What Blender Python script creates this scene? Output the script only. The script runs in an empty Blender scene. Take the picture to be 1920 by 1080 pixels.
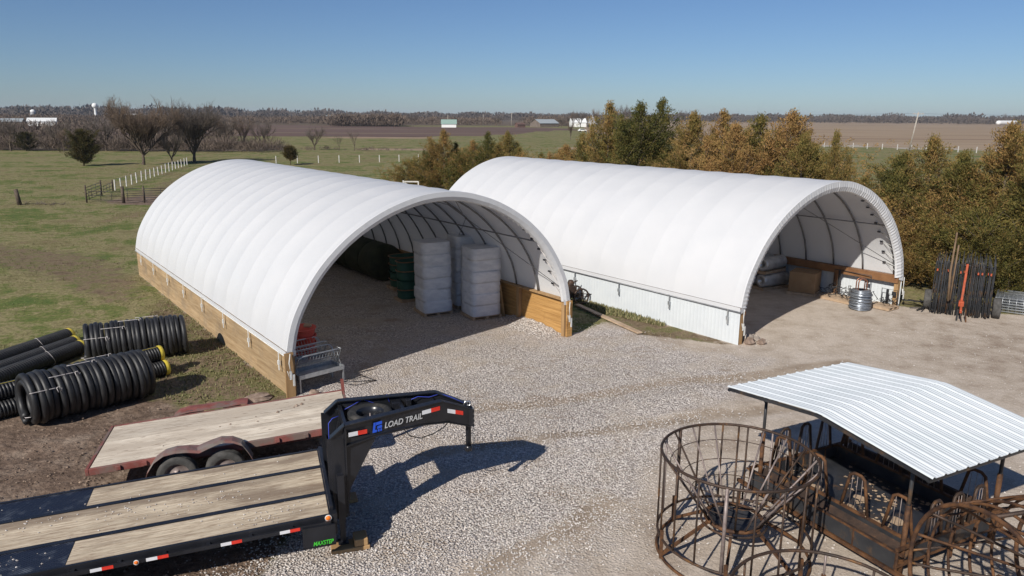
import bpy, bmesh, math, random
import numpy as np
from mathutils import Vector, Matrix
R = math.radians
sc = bpy.context.scene
# ------------------------------------------------------------------ camera
cd = bpy.data.cameras.new('camera'); cam = bpy.data.objects.new('camera', cd)
sc.collection.objects.link(cam); sc.camera = cam
cd.sensor_width = 36.0; cd.lens = 1390.0/1920.0*36.0
cd.clip_start = 0.1; cd.clip_end = 20000
PITCH, ROLL = R(13.0), R(0.38)
fw = Vector((0, math.cos(PITCH), -math.sin(PITCH))); up = Vector((0, math.sin(PITCH), math.cos(PITCH))); rt = Vector((1, 0, 0))
r2 = rt*math.cos(ROLL)+up*math.sin(ROLL); u2 = up*math.cos(ROLL)-rt*math.sin(ROLL)
cam.matrix_world = Matrix(((r2.x, u2.x, -fw.x, 0), (r2.y, u2.y, -fw.y, 0), (r2.z, u2.z, -fw.z, 7.0), (0, 0, 0, 1)))
# ------------------------------------------------------------------ sky and sun
SUN_AZ, SUN_EL = 212.0, 35.0          # azimuth from +Y clockwise
w = bpy.data.worlds.new('World'); sc.world = w; w.use_nodes = True
nt = w.node_tree; bg = nt.nodes['Background']
sky = nt.nodes.new('ShaderNodeTexSky'); sky.sky_type = 'NISHITA'; sky.sun_disc = False
sky.sun_elevation = R(SUN_EL); sky.sun_rotation = R(SUN_AZ)
sky.altitude = 200; sky.air_density = 0.9; sky.dust_density = 0.3; sky.ozone_density = 3.0
tint = nt.nodes.new('ShaderNodeMix'); tint.data_type = 'RGBA'; tint.blend_type = 'MULTIPLY'; tint.inputs[0].default_value = 1.0
tint.inputs[7].default_value = (0.74, 0.89, 1.12, 1); nt.links.new(sky.outputs[0], tint.inputs[6]); nt.links.new(tint.outputs[2], bg.inputs[0]); bg.inputs[1].default_value = 0.053
sl = bpy.data.lights.new('sun', 'SUN'); sl.energy = 4.1; sl.angle = R(0.55); sl.color = (1.0, 0.95, 0.87)
so = bpy.data.objects.new('sun', sl); sc.collection.objects.link(so)
sd = Vector((math.sin(R(SUN_AZ))*math.cos(R(SUN_EL)), math.cos(R(SUN_AZ))*math.cos(R(SUN_EL)), math.sin(R(SUN_EL))))
so.rotation_euler = sd.to_track_quat('Z', 'Y').to_euler(); so.location = (0, 0, 30)
sc.view_settings.view_transform = 'Standard'; sc.view_settings.look = 'None'
sc.view_settings.exposure = 0.35; sc.view_settings.gamma = 1.0
random.seed(7); rng = np.random.default_rng(7)
col = sc.collection

# ------------------------------------------------------------------ helpers
def tag(o, label=None, cat=None, group=None, kind=None):
    if label: o['label'] = label
    if cat: o['category'] = cat
    if group: o['group'] = group
    if kind: o['kind'] = kind
    return o
def empty(name, loc=(0, 0, 0), rz=0, label=None, cat=None, group=None):
    o = bpy.data.objects.new(name, None); o.empty_display_size = 0.2; col.objects.link(o)
    o.location = loc; o.rotation_euler = (0, 0, rz)
    return tag(o, label, cat, group)
def rootmat(o):
    m = o.matrix_basis.copy(); p = o.parent
    while p: m = p.matrix_basis @ m; p = p.parent
    return m
def children(o): return [c for c in bpy.data.objects if c.parent == o]
def copy_tree(o, kids, parent=None):
    c = o.copy(); col.objects.link(c); c.parent = parent
    for ch, sub in kids: copy_tree(ch, sub, c)
    return c
def kidtree(o): return [(c, kidtree(c)) for c in children(o)]

class MB:
    def __init__(s): s.v = []; s.f = []; s.mi = []; s.cur = 0; s.sm = []; s.smooth = False
    def add(s, vs, fs):
        b = len(s.v); s.v.extend([tuple(x) for x in vs])
        for f in fs: s.f.append(tuple(i+b for i in f)); s.mi.append(s.cur); s.sm.append(s.smooth)
    def box(s, c, d, rz=0.0, M=None):
        hx, hy, hz = d[0]/2, d[1]/2, d[2]/2
        vs = [Vector((x, y, z)) for x in (-hx, hx) for y in (-hy, hy) for z in (-hz, hz)]
        if M is None: M = Matrix.Rotation(rz, 3, 'Z')
        vs = [M @ v + Vector(c) for v in vs]
        s.add(vs, [(0, 1, 3, 2), (4, 6, 7, 5), (0, 4, 5, 1), (2, 3, 7, 6), (0, 2, 6, 4), (1, 5, 7, 3)])
    def beam(s, p, q, w, h, upv=(0, 0, 1)):
        p, q = Vector(p), Vector(q); d = (q-p).normalized(); upv = Vector(upv)
        if abs(d.dot(upv)) > 0.98: upv = Vector((1, 0, 0))
        sx = d.cross(upv).normalized(); uz = sx.cross(d).normalized()
        vs = []
        for e in (p, q):
            for a, b in ((-1, -1), (1, -1), (1, 1), (-1, 1)): vs.append(e+sx*(a*w/2)+uz*(b*h/2))
        s.add(vs, [(0, 3, 2, 1), (4, 5, 6, 7), (0, 1, 5, 4), (1, 2, 6, 5), (2, 3, 7, 6), (3, 0, 4, 7)])
    def tube(s, pts, r, n=8, closed=False, cap=True):
        pts = [Vector(p) for p in pts]; N = len(pts)
        rs = r if isinstance(r, (list, tuple)) else [r]*N
        rings = []; prev = None
        for i, p in enumerate(pts):
            if closed: t = pts[(i+1) % N]-pts[i-1]
            else: t = pts[min(i+1, N-1)]-pts[max(i-1, 0)]
            if t.length < 1e-9: t = Vector((0, 0, 1))
            t.normalize()
            if prev is None: a = Vector((0, 0, 1)) if abs(t.z) < 0.9 else Vector((1, 0, 0))
            else: a = prev
            x = t.cross(a)
            if x.length < 1e-6: x = t.cross(Vector((1, 0.3, 0)))
            x.normalize(); y = x.cross(t).normalized(); prev = y
            rings.append([p+(x*math.cos(2*math.pi*k/n)+y*math.sin(2*math.pi*k/n))*rs[i] for k in range(n)])
        vs = [v for g_ in rings for v in g_]; fs = []
        for i in range(N if closed else N-1):
            j = (i+1) % N
            for k in range(n): fs.append((i*n+k, i*n+(k+1) % n, j*n+(k+1) % n, j*n+k))
        if cap and not closed: fs.append(tuple(range(n-1, -1, -1))); fs.append(tuple((N-1)*n+k for k in range(n)))
        o = s.smooth; s.smooth = True; s.add(vs, fs); s.smooth = o
    def prism(s, poly, f, t0, t1):      # f(x, y, t) -> point
        n = len(poly); vs = [f(x, y, t0) for x, y in poly]+[f(x, y, t1) for x, y in poly]
        fs = [tuple(range(n-1, -1, -1)), tuple(range(n, 2*n))]+[(i, (i+1) % n, n+(i+1) % n, n+i) for i in range(n)]
        s.add(vs, fs)
    def lathe(s, prof, c=(0, 0, 0), n=24, ax='z', M=None, cap=False):
        vs = []
        for r_, z in prof:
            for k in range(n):
                a = 2*math.pi*k/n; v = Vector((r_*math.cos(a), r_*math.sin(a), z))
                if ax == 'y': v = Vector((v.x, v.z, v.y))
                if ax == 'x': v = Vector((v.z, v.x, v.y))
                if M is not None: v = M @ v
                vs.append(v+Vector(c))
        fs = []
        for i in range(len(prof)-1):
            for k in range(n): fs.append((i*n+k, i*n+(k+1) % n, (i+1)*n+(k+1) % n, (i+1)*n+k))
        if cap: fs.append(tuple(range(n))); fs.append(tuple((len(prof)-1)*n+k for k in range(n)))
        o = s.smooth; s.smooth = True; s.add(vs, fs); s.smooth = o
    def grid(s, fn, nu, nv):
        vs = [fn(i/nu, j/nv) for i in range(nu+1) for j in range(nv+1)]
        fs = [(i*(nv+1)+j, (i+1)*(nv+1)+j, (i+1)*(nv+1)+j+1, i*(nv+1)+j+1) for i in range(nu) for j in range(nv)]
        o = s.smooth; s.smooth = True; s.add(vs, fs); s.smooth = o
    def build(s, name, mats, parent=None, world=False, label=None, bevel=0, fix=True):
        me = bpy.data.meshes.new(name); vs = s.v
        if world and parent is not None:
            M = rootmat(parent).inverted(); vs = [tuple(M @ Vector(v)) for v in vs]
        me.from_pydata(vs, [], s.f)
        if not isinstance(mats, (list, tuple)): mats = [mats]
        for m in mats: me.materials.append(m)
        me.polygons.foreach_set('material_index', s.mi); me.polygons.foreach_set('use_smooth', s.sm)
        me.update()
        if fix:
            bm = bmesh.new(); bm.from_mesh(me); bmesh.ops.recalc_face_normals(bm, faces=bm.faces); bm.to_mesh(me); bm.free()
        o = bpy.data.objects.new(name, me); col.objects.link(o)
        if parent is not None: o.parent = parent
        if bevel:
            b = o.modifiers.new('bevel', 'BEVEL'); b.width = bevel; b.segments = 1; b.limit_method = 'ANGLE'
        if label: o['label'] = label
        return o
def single(mb, name, mats, loc, label, cat, group=None, rz=0, **k):
    o = mb.build(name, mats, **k); o.location = loc; o.rotation_euler = (0, 0, rz)
    return tag(o, label, cat, group)

# ------------------------------------------------------------------ materials
class NT:
    def __init__(s, name):
        s.m = bpy.data.materials.new(name); s.m.use_nodes = True; s.t = s.m.node_tree
        s.b = s.t.nodes['Principled BSDF']
        s.b.inputs['Specular IOR Level'].default_value = 0.3
        s.tc = s.t.nodes.new('ShaderNodeTexCoord')
    def n(s, ty, **k):
        x = s.t.nodes.new(ty)
        for a, b in k.items():
            if a.startswith('i_'):
                key = a[2:]; key = int(key) if key.isdigit() else key.replace('_', ' ')
                x.inputs[key].default_value = b
            else: setattr(x, a, b)
        return x
    def l(s, a, b): s.t.links.new(a, b)
    def coords(s, scale=(1, 1, 1), kind='Object'):
        mp = s.n('ShaderNodeMapping'); mp.inputs['Scale'].default_value = scale
        s.l(s.tc.outputs[kind], mp.inputs[0]); return mp.outputs[0]
    def noise(s, scale, detail=4, vec=None, rough=0.6):
        x = s.n('ShaderNodeTexNoise'); x.inputs['Scale'].default_value = scale; x.inputs['Detail'].default_value = detail
        x.inputs['Roughness'].default_value = rough
        s.l(vec if vec is not None else s.tc.outputs['Object'], x.inputs['Vector']); return x.outputs['Fac']
    def ramp(s, fac, stops, interp='LINEAR'):
        x = s.n('ShaderNodeValToRGB'); cr = x.color_ramp; cr.interpolation = interp
        while len(cr.elements) < len(stops): cr.elements.new(0.5)
        for e, (p, c) in zip(cr.elements, stops):
            e.position = p; e.color = (*c, 1) if not isinstance(c, (int, float)) else (c, c, c, 1)
        s.l(fac, x.inputs[0]); return x.outputs[0]
    def mix(s, fac, a, b, bt='MIX'):
        x = s.n('ShaderNodeMix', data_type='RGBA', blend_type=bt)
        for v, i in ((fac, 0), (a, 6), (b, 7)):
            if hasattr(v, 'is_output'): s.l(v, x.inputs[i])
            else: x.inputs[i].default_value = v if i == 0 else ((*v, 1) if not isinstance(v, (int, float)) else (v, v, v, 1))
        return x.outputs[2]
    def math(s, op, a, b=0.0, clamp=False):
        x = s.n('ShaderNodeMath', operation=op, use_clamp=clamp)
        for v, i in ((a, 0), (b, 1)):
            if hasattr(v, 'is_output'): s.l(v, x.inputs[i])
            else: x.inputs[i].default_value = v
        return x.outputs[0]
    def bump(s, h, strength=0.3, dist=0.02):
        x = s.n('ShaderNodeBump'); x.inputs['Strength'].default_value = strength; x.inputs['Distance'].default_value = dist
        s.l(h, x.inputs['Height']); s.l(x.outputs[0], s.b.inputs['Normal']); return x
    def done(s, colr, rough=0.6, metal=0.0):
        if hasattr(colr, 'is_output'): s.l(colr, s.b.inputs['Base Color'])
        else: s.b.inputs['Base Color'].default_value = (*colr, 1)
        if hasattr(rough, 'is_output'): s.l(rough, s.b.inputs['Roughness'])
        else: s.b.inputs['Roughness'].default_value = rough
        s.b.inputs['Metallic'].default_value = metal
        return s.m
def pm(name, c1, c2, scale=3, rough=0.6, metal=0.0, bump=0.0, bscale=None, detail=6, stretch=(1, 1, 1), lo=0.35, hi=0.65, dirt=None, dscale=2.0, damt=(0.5, 0.7), island=0.0, spec=None):
    t = NT(name); v = t.coords(stretch); f = t.noise(scale, detail, v)
    c = t.ramp(f, [(lo, c1), (hi, c2)])
    if island:
        g = t.n('ShaderNodeNewGeometry'); ir = t.ramp(g.outputs['Random Per Island'], [(0, 1-island), (1, 1.0+island)])
        c = t.mix(1.0, c, ir, 'MULTIPLY')
    if dirt:
        d = t.noise(dscale, 5); df = t.ramp(d, [(damt[0], 0.0), (damt[1], 1.0)]); c = t.mix(df, c, dirt)
    if bump:
        t.bump(t.noise(bscale or scale*4, 5, v), bump, 0.02)
    if spec is not None: t.b.inputs['Specular IOR Level'].default_value = spec
    return t.done(c, rough, metal)

M = {}
def fabric():
    t = NT('white_fabric'); c = t.ramp(t.noise(0.7, 3), [(0.3, (0.60, 0.605, 0.615)), (0.7, (0.64, 0.64, 0.645))])
    t.l(c, t.b.inputs['Base Color']); t.b.inputs['Roughness'].default_value = 0.45
    tr = t.n('ShaderNodeBsdfTranslucent'); tr.inputs[0].default_value = (0.9, 0.87, 0.84, 1)
    mx = t.n('ShaderNodeMixShader'); mx.inputs[0].default_value = 0.10
    t.l(t.b.outputs[0], mx.inputs[1]); t.l(tr.outputs[0], mx.inputs[2])
    t.l(mx.outputs[0], t.t.nodes['Material Output'].inputs[0])
    t.bump(t.noise(1.4, 3), 0.25, 0.05)
    return t.m
M['fabric'] = fabric()
M['hoop'] = pm('grey_steel', (0.16, 0.165, 0.17), (0.24, 0.24, 0.25), 4, 0.45, 0.6)
M['galv'] = pm('galvanised_steel', (0.38, 0.40, 0.42), (0.55, 0.57, 0.58), 6, 0.4, 0.7)
M['strap'] = pm('pale_webbing', (0.55, 0.55, 0.52), (0.72, 0.72, 0.70), 9, 0.6)
M['plank_out'] = pm('weathered_pine', (0.30, 0.20, 0.105), (0.43, 0.31, 0.18), 2.0, 0.75, bump=0.25, stretch=(0.6, 0.6, 9), island=0.12, dirt=(0.22, 0.17, 0.12), dscale=0.8, damt=(0.52, 0.75))
M['plank_in'] = pm('orange_pine', (0.36, 0.19, 0.06), (0.52, 0.30, 0.11), 2.0, 0.6, bump=0.2, stretch=(0.6, 0.6, 9), island=0.12, dirt=(0.25, 0.12, 0.04), dscale=2.5, damt=(0.6, 0.75))
M['post'] = pm('post_pine', (0.28, 0.17, 0.08), (0.40, 0.25, 0.12), 3, 0.7, bump=0.2, stretch=(4, 4, .5))
M['brownbeam'] = pm('stained_beam', (0.17, 0.08, 0.035), (0.24, 0.12, 0.055), 3, 0.6, bump=0.1)
M['cladding'] = pm('white_cladding', (0.56, 0.59, 0.61), (0.61, 0.64, 0.65), 1.5, 0.4, dirt=(0.55, 0.5, 0.42), dscale=0.9, damt=(0.66, 0.9))
M['black'] = pm('black_paint', (0.010, 0.011, 0.014), (0.018, 0.019, 0.024), 3, 0.28, spec=0.5, bump=0.03, dirt=(0.06, 0.055, 0.05), dscale=3.0, damt=(0.66, 0.85))
M['blacktread'] = None
def tread():
    t = NT('black_tread_plate'); v = t.coords((1, 1, 1)); wv = t.n('ShaderNodeTexWave', wave_type='BANDS', bands_direction='DIAGONAL'); wv.inputs['Scale'].default_value = 14
    t.l(v, wv.inputs[0]); t.bump(wv.outputs[1], 0.5, 0.01)
    d = t.ramp(t.noise(3.0, 7), [(0.5, (0.014, 0.017, 0.03)), (0.72, (0.08, 0.09, 0.11))])
    return t.done(d, 0.35)
M['blacktread'] = tread()
def decking(name, c1, c2, c3, stain=None):
    t = NT(name); v = t.coords((0.7, 9, 9)); f = t.noise(3.0, 8, v, 0.7)
    c = t.ramp(f, [(0.36, c1), (0.48, c2), (0.62, c3)])
    g = t.n('ShaderNodeNewGeometry'); ir = t.ramp(g.outputs['Random Per Island'], [(0, (0.72, 0.69, 0.66)), (0.5, (1.0, 0.98, 0.94)), (1, (1.16, 1.14, 1.10))])
    c = t.mix(1.0, c, ir, 'MULTIPLY')
    p = t.ramp(t.noise(1.1, 6, t.coords((0.45, 1.5, 1))), [(0.47, 0.0), (0.62, 0.8)])
    if stain: c = t.mix(p, c, stain)
    k = t.ramp(t.noise(22, 3), [(0.66, 0.0), (0.72, 0.8)]); c = t.mix(k, c, (0.50, 0.46, 0.40))
    k2 = t.ramp(t.noise(4.3, 8, t.coords((1, 4, 1))), [(0.57, 0.0), (0.68, 0.65)]); c = t.mix(k2, c, (0.20, 0.13, 0.085))
    t.bump(f, 0.25, 0.01)
    return t.done(c, 0.8)
M['deck_new'] = decking('trailer_decking', (0.29, 0.22, 0.16), (0.44, 0.365, 0.275), (0.58, 0.50, 0.385), (0.21, 0.155, 0.11))
M['deck_old'] = decking('weathered_decking', (0.42, 0.35, 0.28), (0.60, 0.53, 0.44), (0.70, 0.64, 0.55), (0.50, 0.42, 0.33))
M['redpaint'] = pm('faded_red_paint', (0.17, 0.048, 0.038), (0.25, 0.09, 0.075), 3, 0.6, dirt=(0.17, 0.12, 0.10), dscale=2.2, damt=(0.45, 0.6), bump=0.08)
M['fender'] = pm('dented_fender_metal', (0.16, 0.115, 0.10), (0.24, 0.09, 0.08), 2.4, 0.5, dirt=(0.20, 0.17, 0.15), dscale=3, damt=(0.42, 0.6), bump=0.2, bscale=5)
M['tyre'] = pm('tyre_rubber', (0.018, 0.018, 0.018), (0.032, 0.031, 0.030), 5, 0.8, bump=0.1, dirt=(0.09, 0.08, 0.07), dscale=4, damt=(0.5, 0.8))
M['tyre_dusty'] = pm('dusty_tyre_rubber', (0.05, 0.048, 0.045), (0.10, 0.095, 0.09), 5, 0.85, bump=0.15)
M['rim'] = pm('dirty_steel_rim', (0.17, 0.13, 0.12), (0.30, 0.25, 0.23), 7, 0.5, 0.3)
M['rust'] = pm('rusty_steel', (0.045, 0.024, 0.016), (0.16, 0.075, 0.032), 5, 0.75, 0.15, bump=0.3, bscale=40, detail=8, lo=0.38, hi=0.62)
M['rustdark'] = pm('dark_rusty_steel', (0.035, 0.026, 0.022), (0.085, 0.052, 0.036), 4, 0.55, 0.3, bump=0.25, bscale=40, detail=8, dirt=(0.20, 0.095, 0.03), dscale=4, damt=(0.58, 0.7))
M['darksteel'] = pm('dark_steel_sheet', (0.028, 0.030, 0.035), (0.055, 0.055, 0.058), 2, 0.4, 0.3, dirt=(0.13, 0.08, 0.045), dscale=3, damt=(0.55, 0.7))
M['roof'] = pm('galvalume_roofing', (0.60, 0.64, 0.655), (0.67, 0.70, 0.715), 1.2, 0.42, 0.08, dirt=(0.40, 0.40, 0.38), dscale=8, damt=(0.68, 0.8))
M['plastic'] = pm('black_drain_plastic', (0.010, 0.010, 0.011), (0.022, 0.022, 0.023), 6, 0.52, spec=0.5, dirt=(0.05, 0.045, 0.04), dscale=5, damt=(0.6, 0.8))
M['yellow'] = pm('yellow_film', (0.62, 0.47, 0.04), (0.75, 0.60, 0.09), 12, 0.45, bump=0.3)
M['twine'] = pm('white_twine', (0.55, 0.50, 0.50), (0.70, 0.66, 0.62), 20, 0.8)
M['wrap'] = pm('white_pallet_wrap', (0.58, 0.60, 0.65), (0.74, 0.75, 0.78), 2.5, 0.4, bump=0.5, bscale=5, stretch=(1, 1, 2.5))
M['greentank'] = pm('green_tank', (0.020, 0.075, 0.055), (0.03, 0.10, 0.075), 3, 0.4)
M['tankrim'] = pm('tan_rim', (0.20, 0.12, 0.07), (0.28, 0.17, 0.10), 6, 0.6)
M['redplastic'] = pm('red_plastic', (0.55, 0.075, 0.055), (0.66, 0.12, 0.09), 3, 0.45)
M['bale'] = pm('dark_green_bale_wrap', (0.025, 0.032, 0.018), (0.05, 0.055, 0.03), 3, 0.7, bump=0.5, bscale=12)
M['ply'] = pm('plywood', (0.33, 0.19, 0.08), (0.43, 0.27, 0.13), 2, 0.7)
M['card'] = pm('cardboard', (0.26, 0.16, 0.085), (0.31, 0.20, 0.11), 2, 0.8)
M['pallet'] = pm('pallet_wood', (0.33, 0.23, 0.15), (0.48, 0.36, 0.25), 4, 0.8)
M['foil'] = pm('silver_film', (0.40, 0.40, 0.41), (0.66, 0.66, 0.66), 3, 0.3, 0.5, bump=0.8, bscale=6)
M['blue'] = pm('blue_plastic', (0.01, 0.045, 0.16), (0.015, 0.06, 0.20), 3, 0.4)
M['copper'] = pm('copper_rod', (0.30, 0.13, 0.08), (0.38, 0.18, 0.11), 6, 0.4, 0.6)
M['wire'] = pm('wire_steel', (0.18, 0.20, 0.23), (0.40, 0.43, 0.47), 30, 0.35, 0.7)
M['orange'] = pm('orange_paint', (0.36, 0.07, 0.03), (0.46, 0.10, 0.045), 5, 0.5, dirt=(0.2, 0.07, 0.04), dscale=4)
M['tarp'] = pm('red_tarp', (0.32, 0.075, 0.045), (0.42, 0.12, 0.08), 2, 0.5, bump=0.5, bscale=4)
M['rock'] = pm('field_stone', (0.24, 0.20, 0.17), (0.42, 0.37, 0.32), 5, 0.9, bump=0.6, bscale=9)
M['rock2'] = pm('brown_stone', (0.17, 0.12, 0.09), (0.33, 0.25, 0.20), 5, 0.9, bump=0.6, bscale=9)
M['wpost'] = pm('white_post_paint', (0.46, 0.44, 0.41), (0.60, 0.58, 0.55), 5, 0.7)
M['oldpost'] = pm('old_post_wood', (0.06, 0.045, 0.035), (0.13, 0.10, 0.075), 6, 0.9, bump=0.3)
M['greypole_dark'] = pm('dark_pole_wood', (0.13, 0.085, 0.05), (0.20, 0.135, 0.085), 3, 0.85)
M['greypole'] = pm('grey_pole_wood', (0.30, 0.26, 0.22), (0.40, 0.36, 0.31), 3, 0.85)
M['whitewall'] = pm('white_painted_wall', (0.70, 0.70, 0.68), (0.80, 0.80, 0.78), 2, 0.7)
M['greyroof'] = pm('grey_metal_roof', (0.30, 0.33, 0.34), (0.38, 0.41, 0.42), 2, 0.5)
M['greenroof'] = pm('pale_green_roof', (0.22, 0.32, 0.28), (0.27, 0.37, 0.32), 2, 0.5)
M['barnwood'] = pm('barn_board', (0.12, 0.095, 0.08), (0.20, 0.16, 0.13), 1, 0.8)
M['darkin'] = pm('dark_opening', (0.012, 0.010, 0.009), (0.02, 0.018, 0.016), 1, 0.9)
M['redrust'] = pm('rust_brown_metal', (0.11, 0.065, 0.05), (0.16, 0.095, 0.075), 1, 0.8)
M['bin'] = pm('corrugated_bin', (0.35, 0.35, 0.36), (0.46, 0.46, 0.46), 1, 0.5, 0.3)
M['bark'] = pm('bark', (0.075, 0.055, 0.042), (0.14, 0.11, 0.085), 4, 0.95, bump=0.5)
M['twig'] = pm('twig_bark', (0.12, 0.085, 0.062), (0.19, 0.14, 0.105), 2, 0.95)
M['twig2'] = pm('grey_twig_bark', (0.085, 0.068, 0.058), (0.145, 0.12, 0.10), 2, 0.95)
M['blueline'] = pm('blue_cable', (0.04, 0.06, 0.42), (0.06, 0.09, 0.50), 3, 0.4)
M['reflw'] = pm('white_reflective_tape', (0.62, 0.62, 0.64), (0.72, 0.72, 0.73), 8, 0.4)
M['reflr'] = pm('red_reflective_tape', (0.58, 0.03, 0.02), (0.68, 0.05, 0.03), 8, 0.4)
M['letter'] = pm('silver_lettering', (0.42, 0.42, 0.42), (0.50, 0.50, 0.50), 8, 0.5)
M['logoblue'] = pm('blue_logo', (0.02, 0.08, 0.55), (0.025, 0.10, 0.62), 8, 0.5)
M['limeletter'] = pm('lime_lettering', (0.06, 0.50, 0.04), (0.08, 0.58, 0.06), 8, 0.5)
M['amber'] = pm('amber_lens', (0.75, 0.16, 0.02), (0.85, 0.22, 0.03), 8, 0.25)
M['chrome'] = pm('bright_steel', (0.6, 0.6, 0.6), (0.75, 0.75, 0.75), 8, 0.25, 0.9)
M['hose'] = pm('black_hose', (0.012, 0.012, 0.012), (0.02, 0.02, 0.02), 8, 0.5)
def foliage(name, cols):
    t = NT(name); g = t.n('ShaderNodeNewGeometry'); oi = t.n('ShaderNodeObjectInfo')
    a = t.noise(1.6, 5, t.tc.outputs['Object'], 0.7)
    f = t.math('ADD', t.math('MULTIPLY', g.outputs['Random Per Island'], 0.22), t.math('MULTIPLY', a, 0.95))
    f = t.math('ADD', f, t.math('MULTIPLY', t.math('SUBTRACT', oi.outputs['Random'], 0.5), 0.42))
    c = t.ramp(f, [(0.30, cols[0]), (0.50, cols[1]), (0.66, cols[2]), (0.86, cols[3])])
    t.l(c, t.b.inputs['Base Color']); t.b.inputs['Roughness'].default_value = 0.8; t.b.inputs['Specular IOR Level'].default_value = 0.15
    tr = t.n('ShaderNodeBsdfTranslucent'); t.l(c, tr.inputs[0]); mx = t.n('ShaderNodeMixShader'); mx.inputs[0].default_value = 0.22
    t.l(t.b.outputs[0], mx.inputs[1]); t.l(tr.outputs[0], mx.inputs[2]); t.l(mx.outputs[0], t.t.nodes['Material Output'].inputs[0])
    return t.m
M['cedar'] = foliage('cedar_foliage', [(0.058, 0.066, 0.020), (0.155, 0.135, 0.038), (0.26, 0.180, 0.060), (0.35, 0.205, 0.080)])
M['cedardark'] = foliage('dark_cedar_foliage', [(0.030, 0.038, 0.012), (0.060, 0.060, 0.020), (0.10, 0.075, 0.030), (0.14, 0.09, 0.04)])
def grassmat():
    t = NT('grass_blades'); g = t.n('ShaderNodeNewGeometry')
    c = t.ramp(g.outputs['Random Per Island'], [(0.0, (0.12, 0.135, 0.05)), (0.5, (0.18, 0.165, 0.075)), (0.85, (0.26, 0.22, 0.115)), (1.0, (0.30, 0.26, 0.15))])
    return t.done(c, 0.8)
M['grass'] = grassmat()
def stonemat():
    t = NT('gravel_stones'); g = t.n('ShaderNodeNewGeometry')
    c = t.ramp(g.outputs['Random Per Island'], [(0.0, (0.34, 0.30, 0.27)), (0.4, (0.46, 0.42, 0.385)), (0.8, (0.56, 0.515, 0.475)), (1.0, (0.66, 0.615, 0.575))])
    return t.done(c, 0.85)
M['stones'] = stonemat()

# ------------------------------------------------------------------ ground
def sdpoly(X, Y, poly):
    P = np.array(poly, float); n = len(P); ins = np.zeros(X.shape, bool); d = np.full(X.shape, 1e9)
    for i in range(n):
        a, b = P[i], P[(i+1) % n]
        e = b-a; L = e@e; t = np.clip(((X-a[0])*e[0]+(Y-a[1])*e[1])/L, 0, 1)
        d = np.minimum(d, np.hypot(X-a[0]-t*e[0], Y-a[1]-t*e[1]))
        c = ((a[1] > Y) != (b[1] > Y)) & (X < (b[0]-a[0])*(Y-a[1])/(b[1]-a[1]+1e-12)+a[0]); ins ^= c
    return np.where(ins, -d, d)
def zone(X, Y, poly, soft): return np.clip(0.5-sdpoly(X, Y, poly)/soft, 0, 1)
YARD = [(-8, 2), (-3.9, 10), (-3.6, 13.5), (-5.0, 17.0), (-5.6, 17.8), (-16.7, 32.5), (-9.2, 38.1), (1.9, 23.5), (3.4, 25.2), (4.3, 23.6), (7.2, 22.4), (-3.9, 37.0), (3.7, 42), (14.9, 27.6), (17, 27.0), (24, 24.5), (40, 14), (40, -6), (-8, -6)]
STONE = [(-5.2, 6), (-4.4, 10.2), (-3.6, 13.3), (-4.9, 17.2), (-5.6, 17.8), (-16.7, 32.5), (-9.2, 38.1), (1.8, 23.0), (3.2, 24.9), (5.6, 21.5), (7.6, 21.0), (6.4, 18.4), (4.0, 16.0), (2.7, 13.8), (1.9, 11.8), (0.0, 10.4), (-2.6, 9.4), (-3.6, 6)]
MUD = [(-13.4, 2), (-16, 10), (-14.5, 15), (-12.4, 16.9), (-10.8, 17.6), (-9.0, 17.6), (-7.6, 16.6), (-5.5, 17.5), (-3.6, 14), (-3.9, 10), (-3.0, 9.2), (-1.6, 8.2), (-3, 2)]
DRY3 = [(-33, 43), (-21, 38), (-15, 31), (-13.8, 27.5), (-15.5, 26.5), (-22, 32), (-30, 37)]
DRY2 = [(3.3, 26.3), (3.4, 25.1), (4.2, 23.7), (6.0, 22.9), (7.3, 22.35), (7.1, 22.6), (5.2, 25.1), (4.2, 26.4)]
DRY = [(-13.5, 27.9), (-9.7, 23.4), (-5.5, 17.6), (-8.2, 17.0), (-10.9, 18.0), (-11.5, 20.5), (-12.6, 23.5)]
GATEMUD = [(-34.0, 60.0), (-30.2, 58.6), (-26.5, 59.0), (-29.0, 66.0), (-33.0, 66.0)]
LANE = [(-34, 62), (-30, 60), (-26, 70), (-36, 104), (-44, 104), (-36, 72)]
TAN = [(46, 248), (78, 213), (82, 196), (97, 185), (114, 168), (200, 120), (6000, 60), (6000, 6000), (250, 6000), (60, 640), (35, 380)]
PLOW = [(-300, 300), (-64, 252), (-46, 250), (0, 300), (12, 380), (40, 430), (30, 500), (-60, 540), (-200, 560), (-700, 500)]
BRUSH = [(-900, 150), (-60, 149), (-45, 153), (-52, 175), (-110, 262), (-300, 320), (-900, 500)]
FARBROWN = [(-6000, 520), (-300, 570), (60, 600), (260, 900), (400, 6000), (-6000, 6000)]
PATH = [(60, 196), (78, 204), (96, 188), (112, 172), (120, 176), (98, 196), (80, 213), (62, 206)]
def axis(dense0, dense1, step, far, ratio=1.16):
    a = list(np.arange(dense0, dense1+1e-6, step)); s = step
    while a[-1] < far: s *= ratio; a.append(a[-1]+s)
    s = step; b = []
    x = dense0
    while x > -far: s *= ratio; x -= s; b.append(x)
    return np.array(b[::-1]+a)
gx = axis(-18, 21, 0.26, 9000, 1.10); gy = axis(5, 38, 0.26, 9000, 1.09)
X, Y = np.meshgrid(gx, gy, indexing='ij')
def fbm(X, Y, s, seed):
    r = np.random.default_rng(seed); o = 0
    for k in range(10):
        a = r.uniform(0, 6.28); f = s*(1.6**(k % 5)); o = o+np.sin((X*math.cos(a)+Y*math.sin(a))*f+r.uniform(0, 6.28))/(1.5**(k % 5))
    return o/4
near = np.clip(1-np.hypot(X, Y-20)/80, 0, 1)
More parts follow.
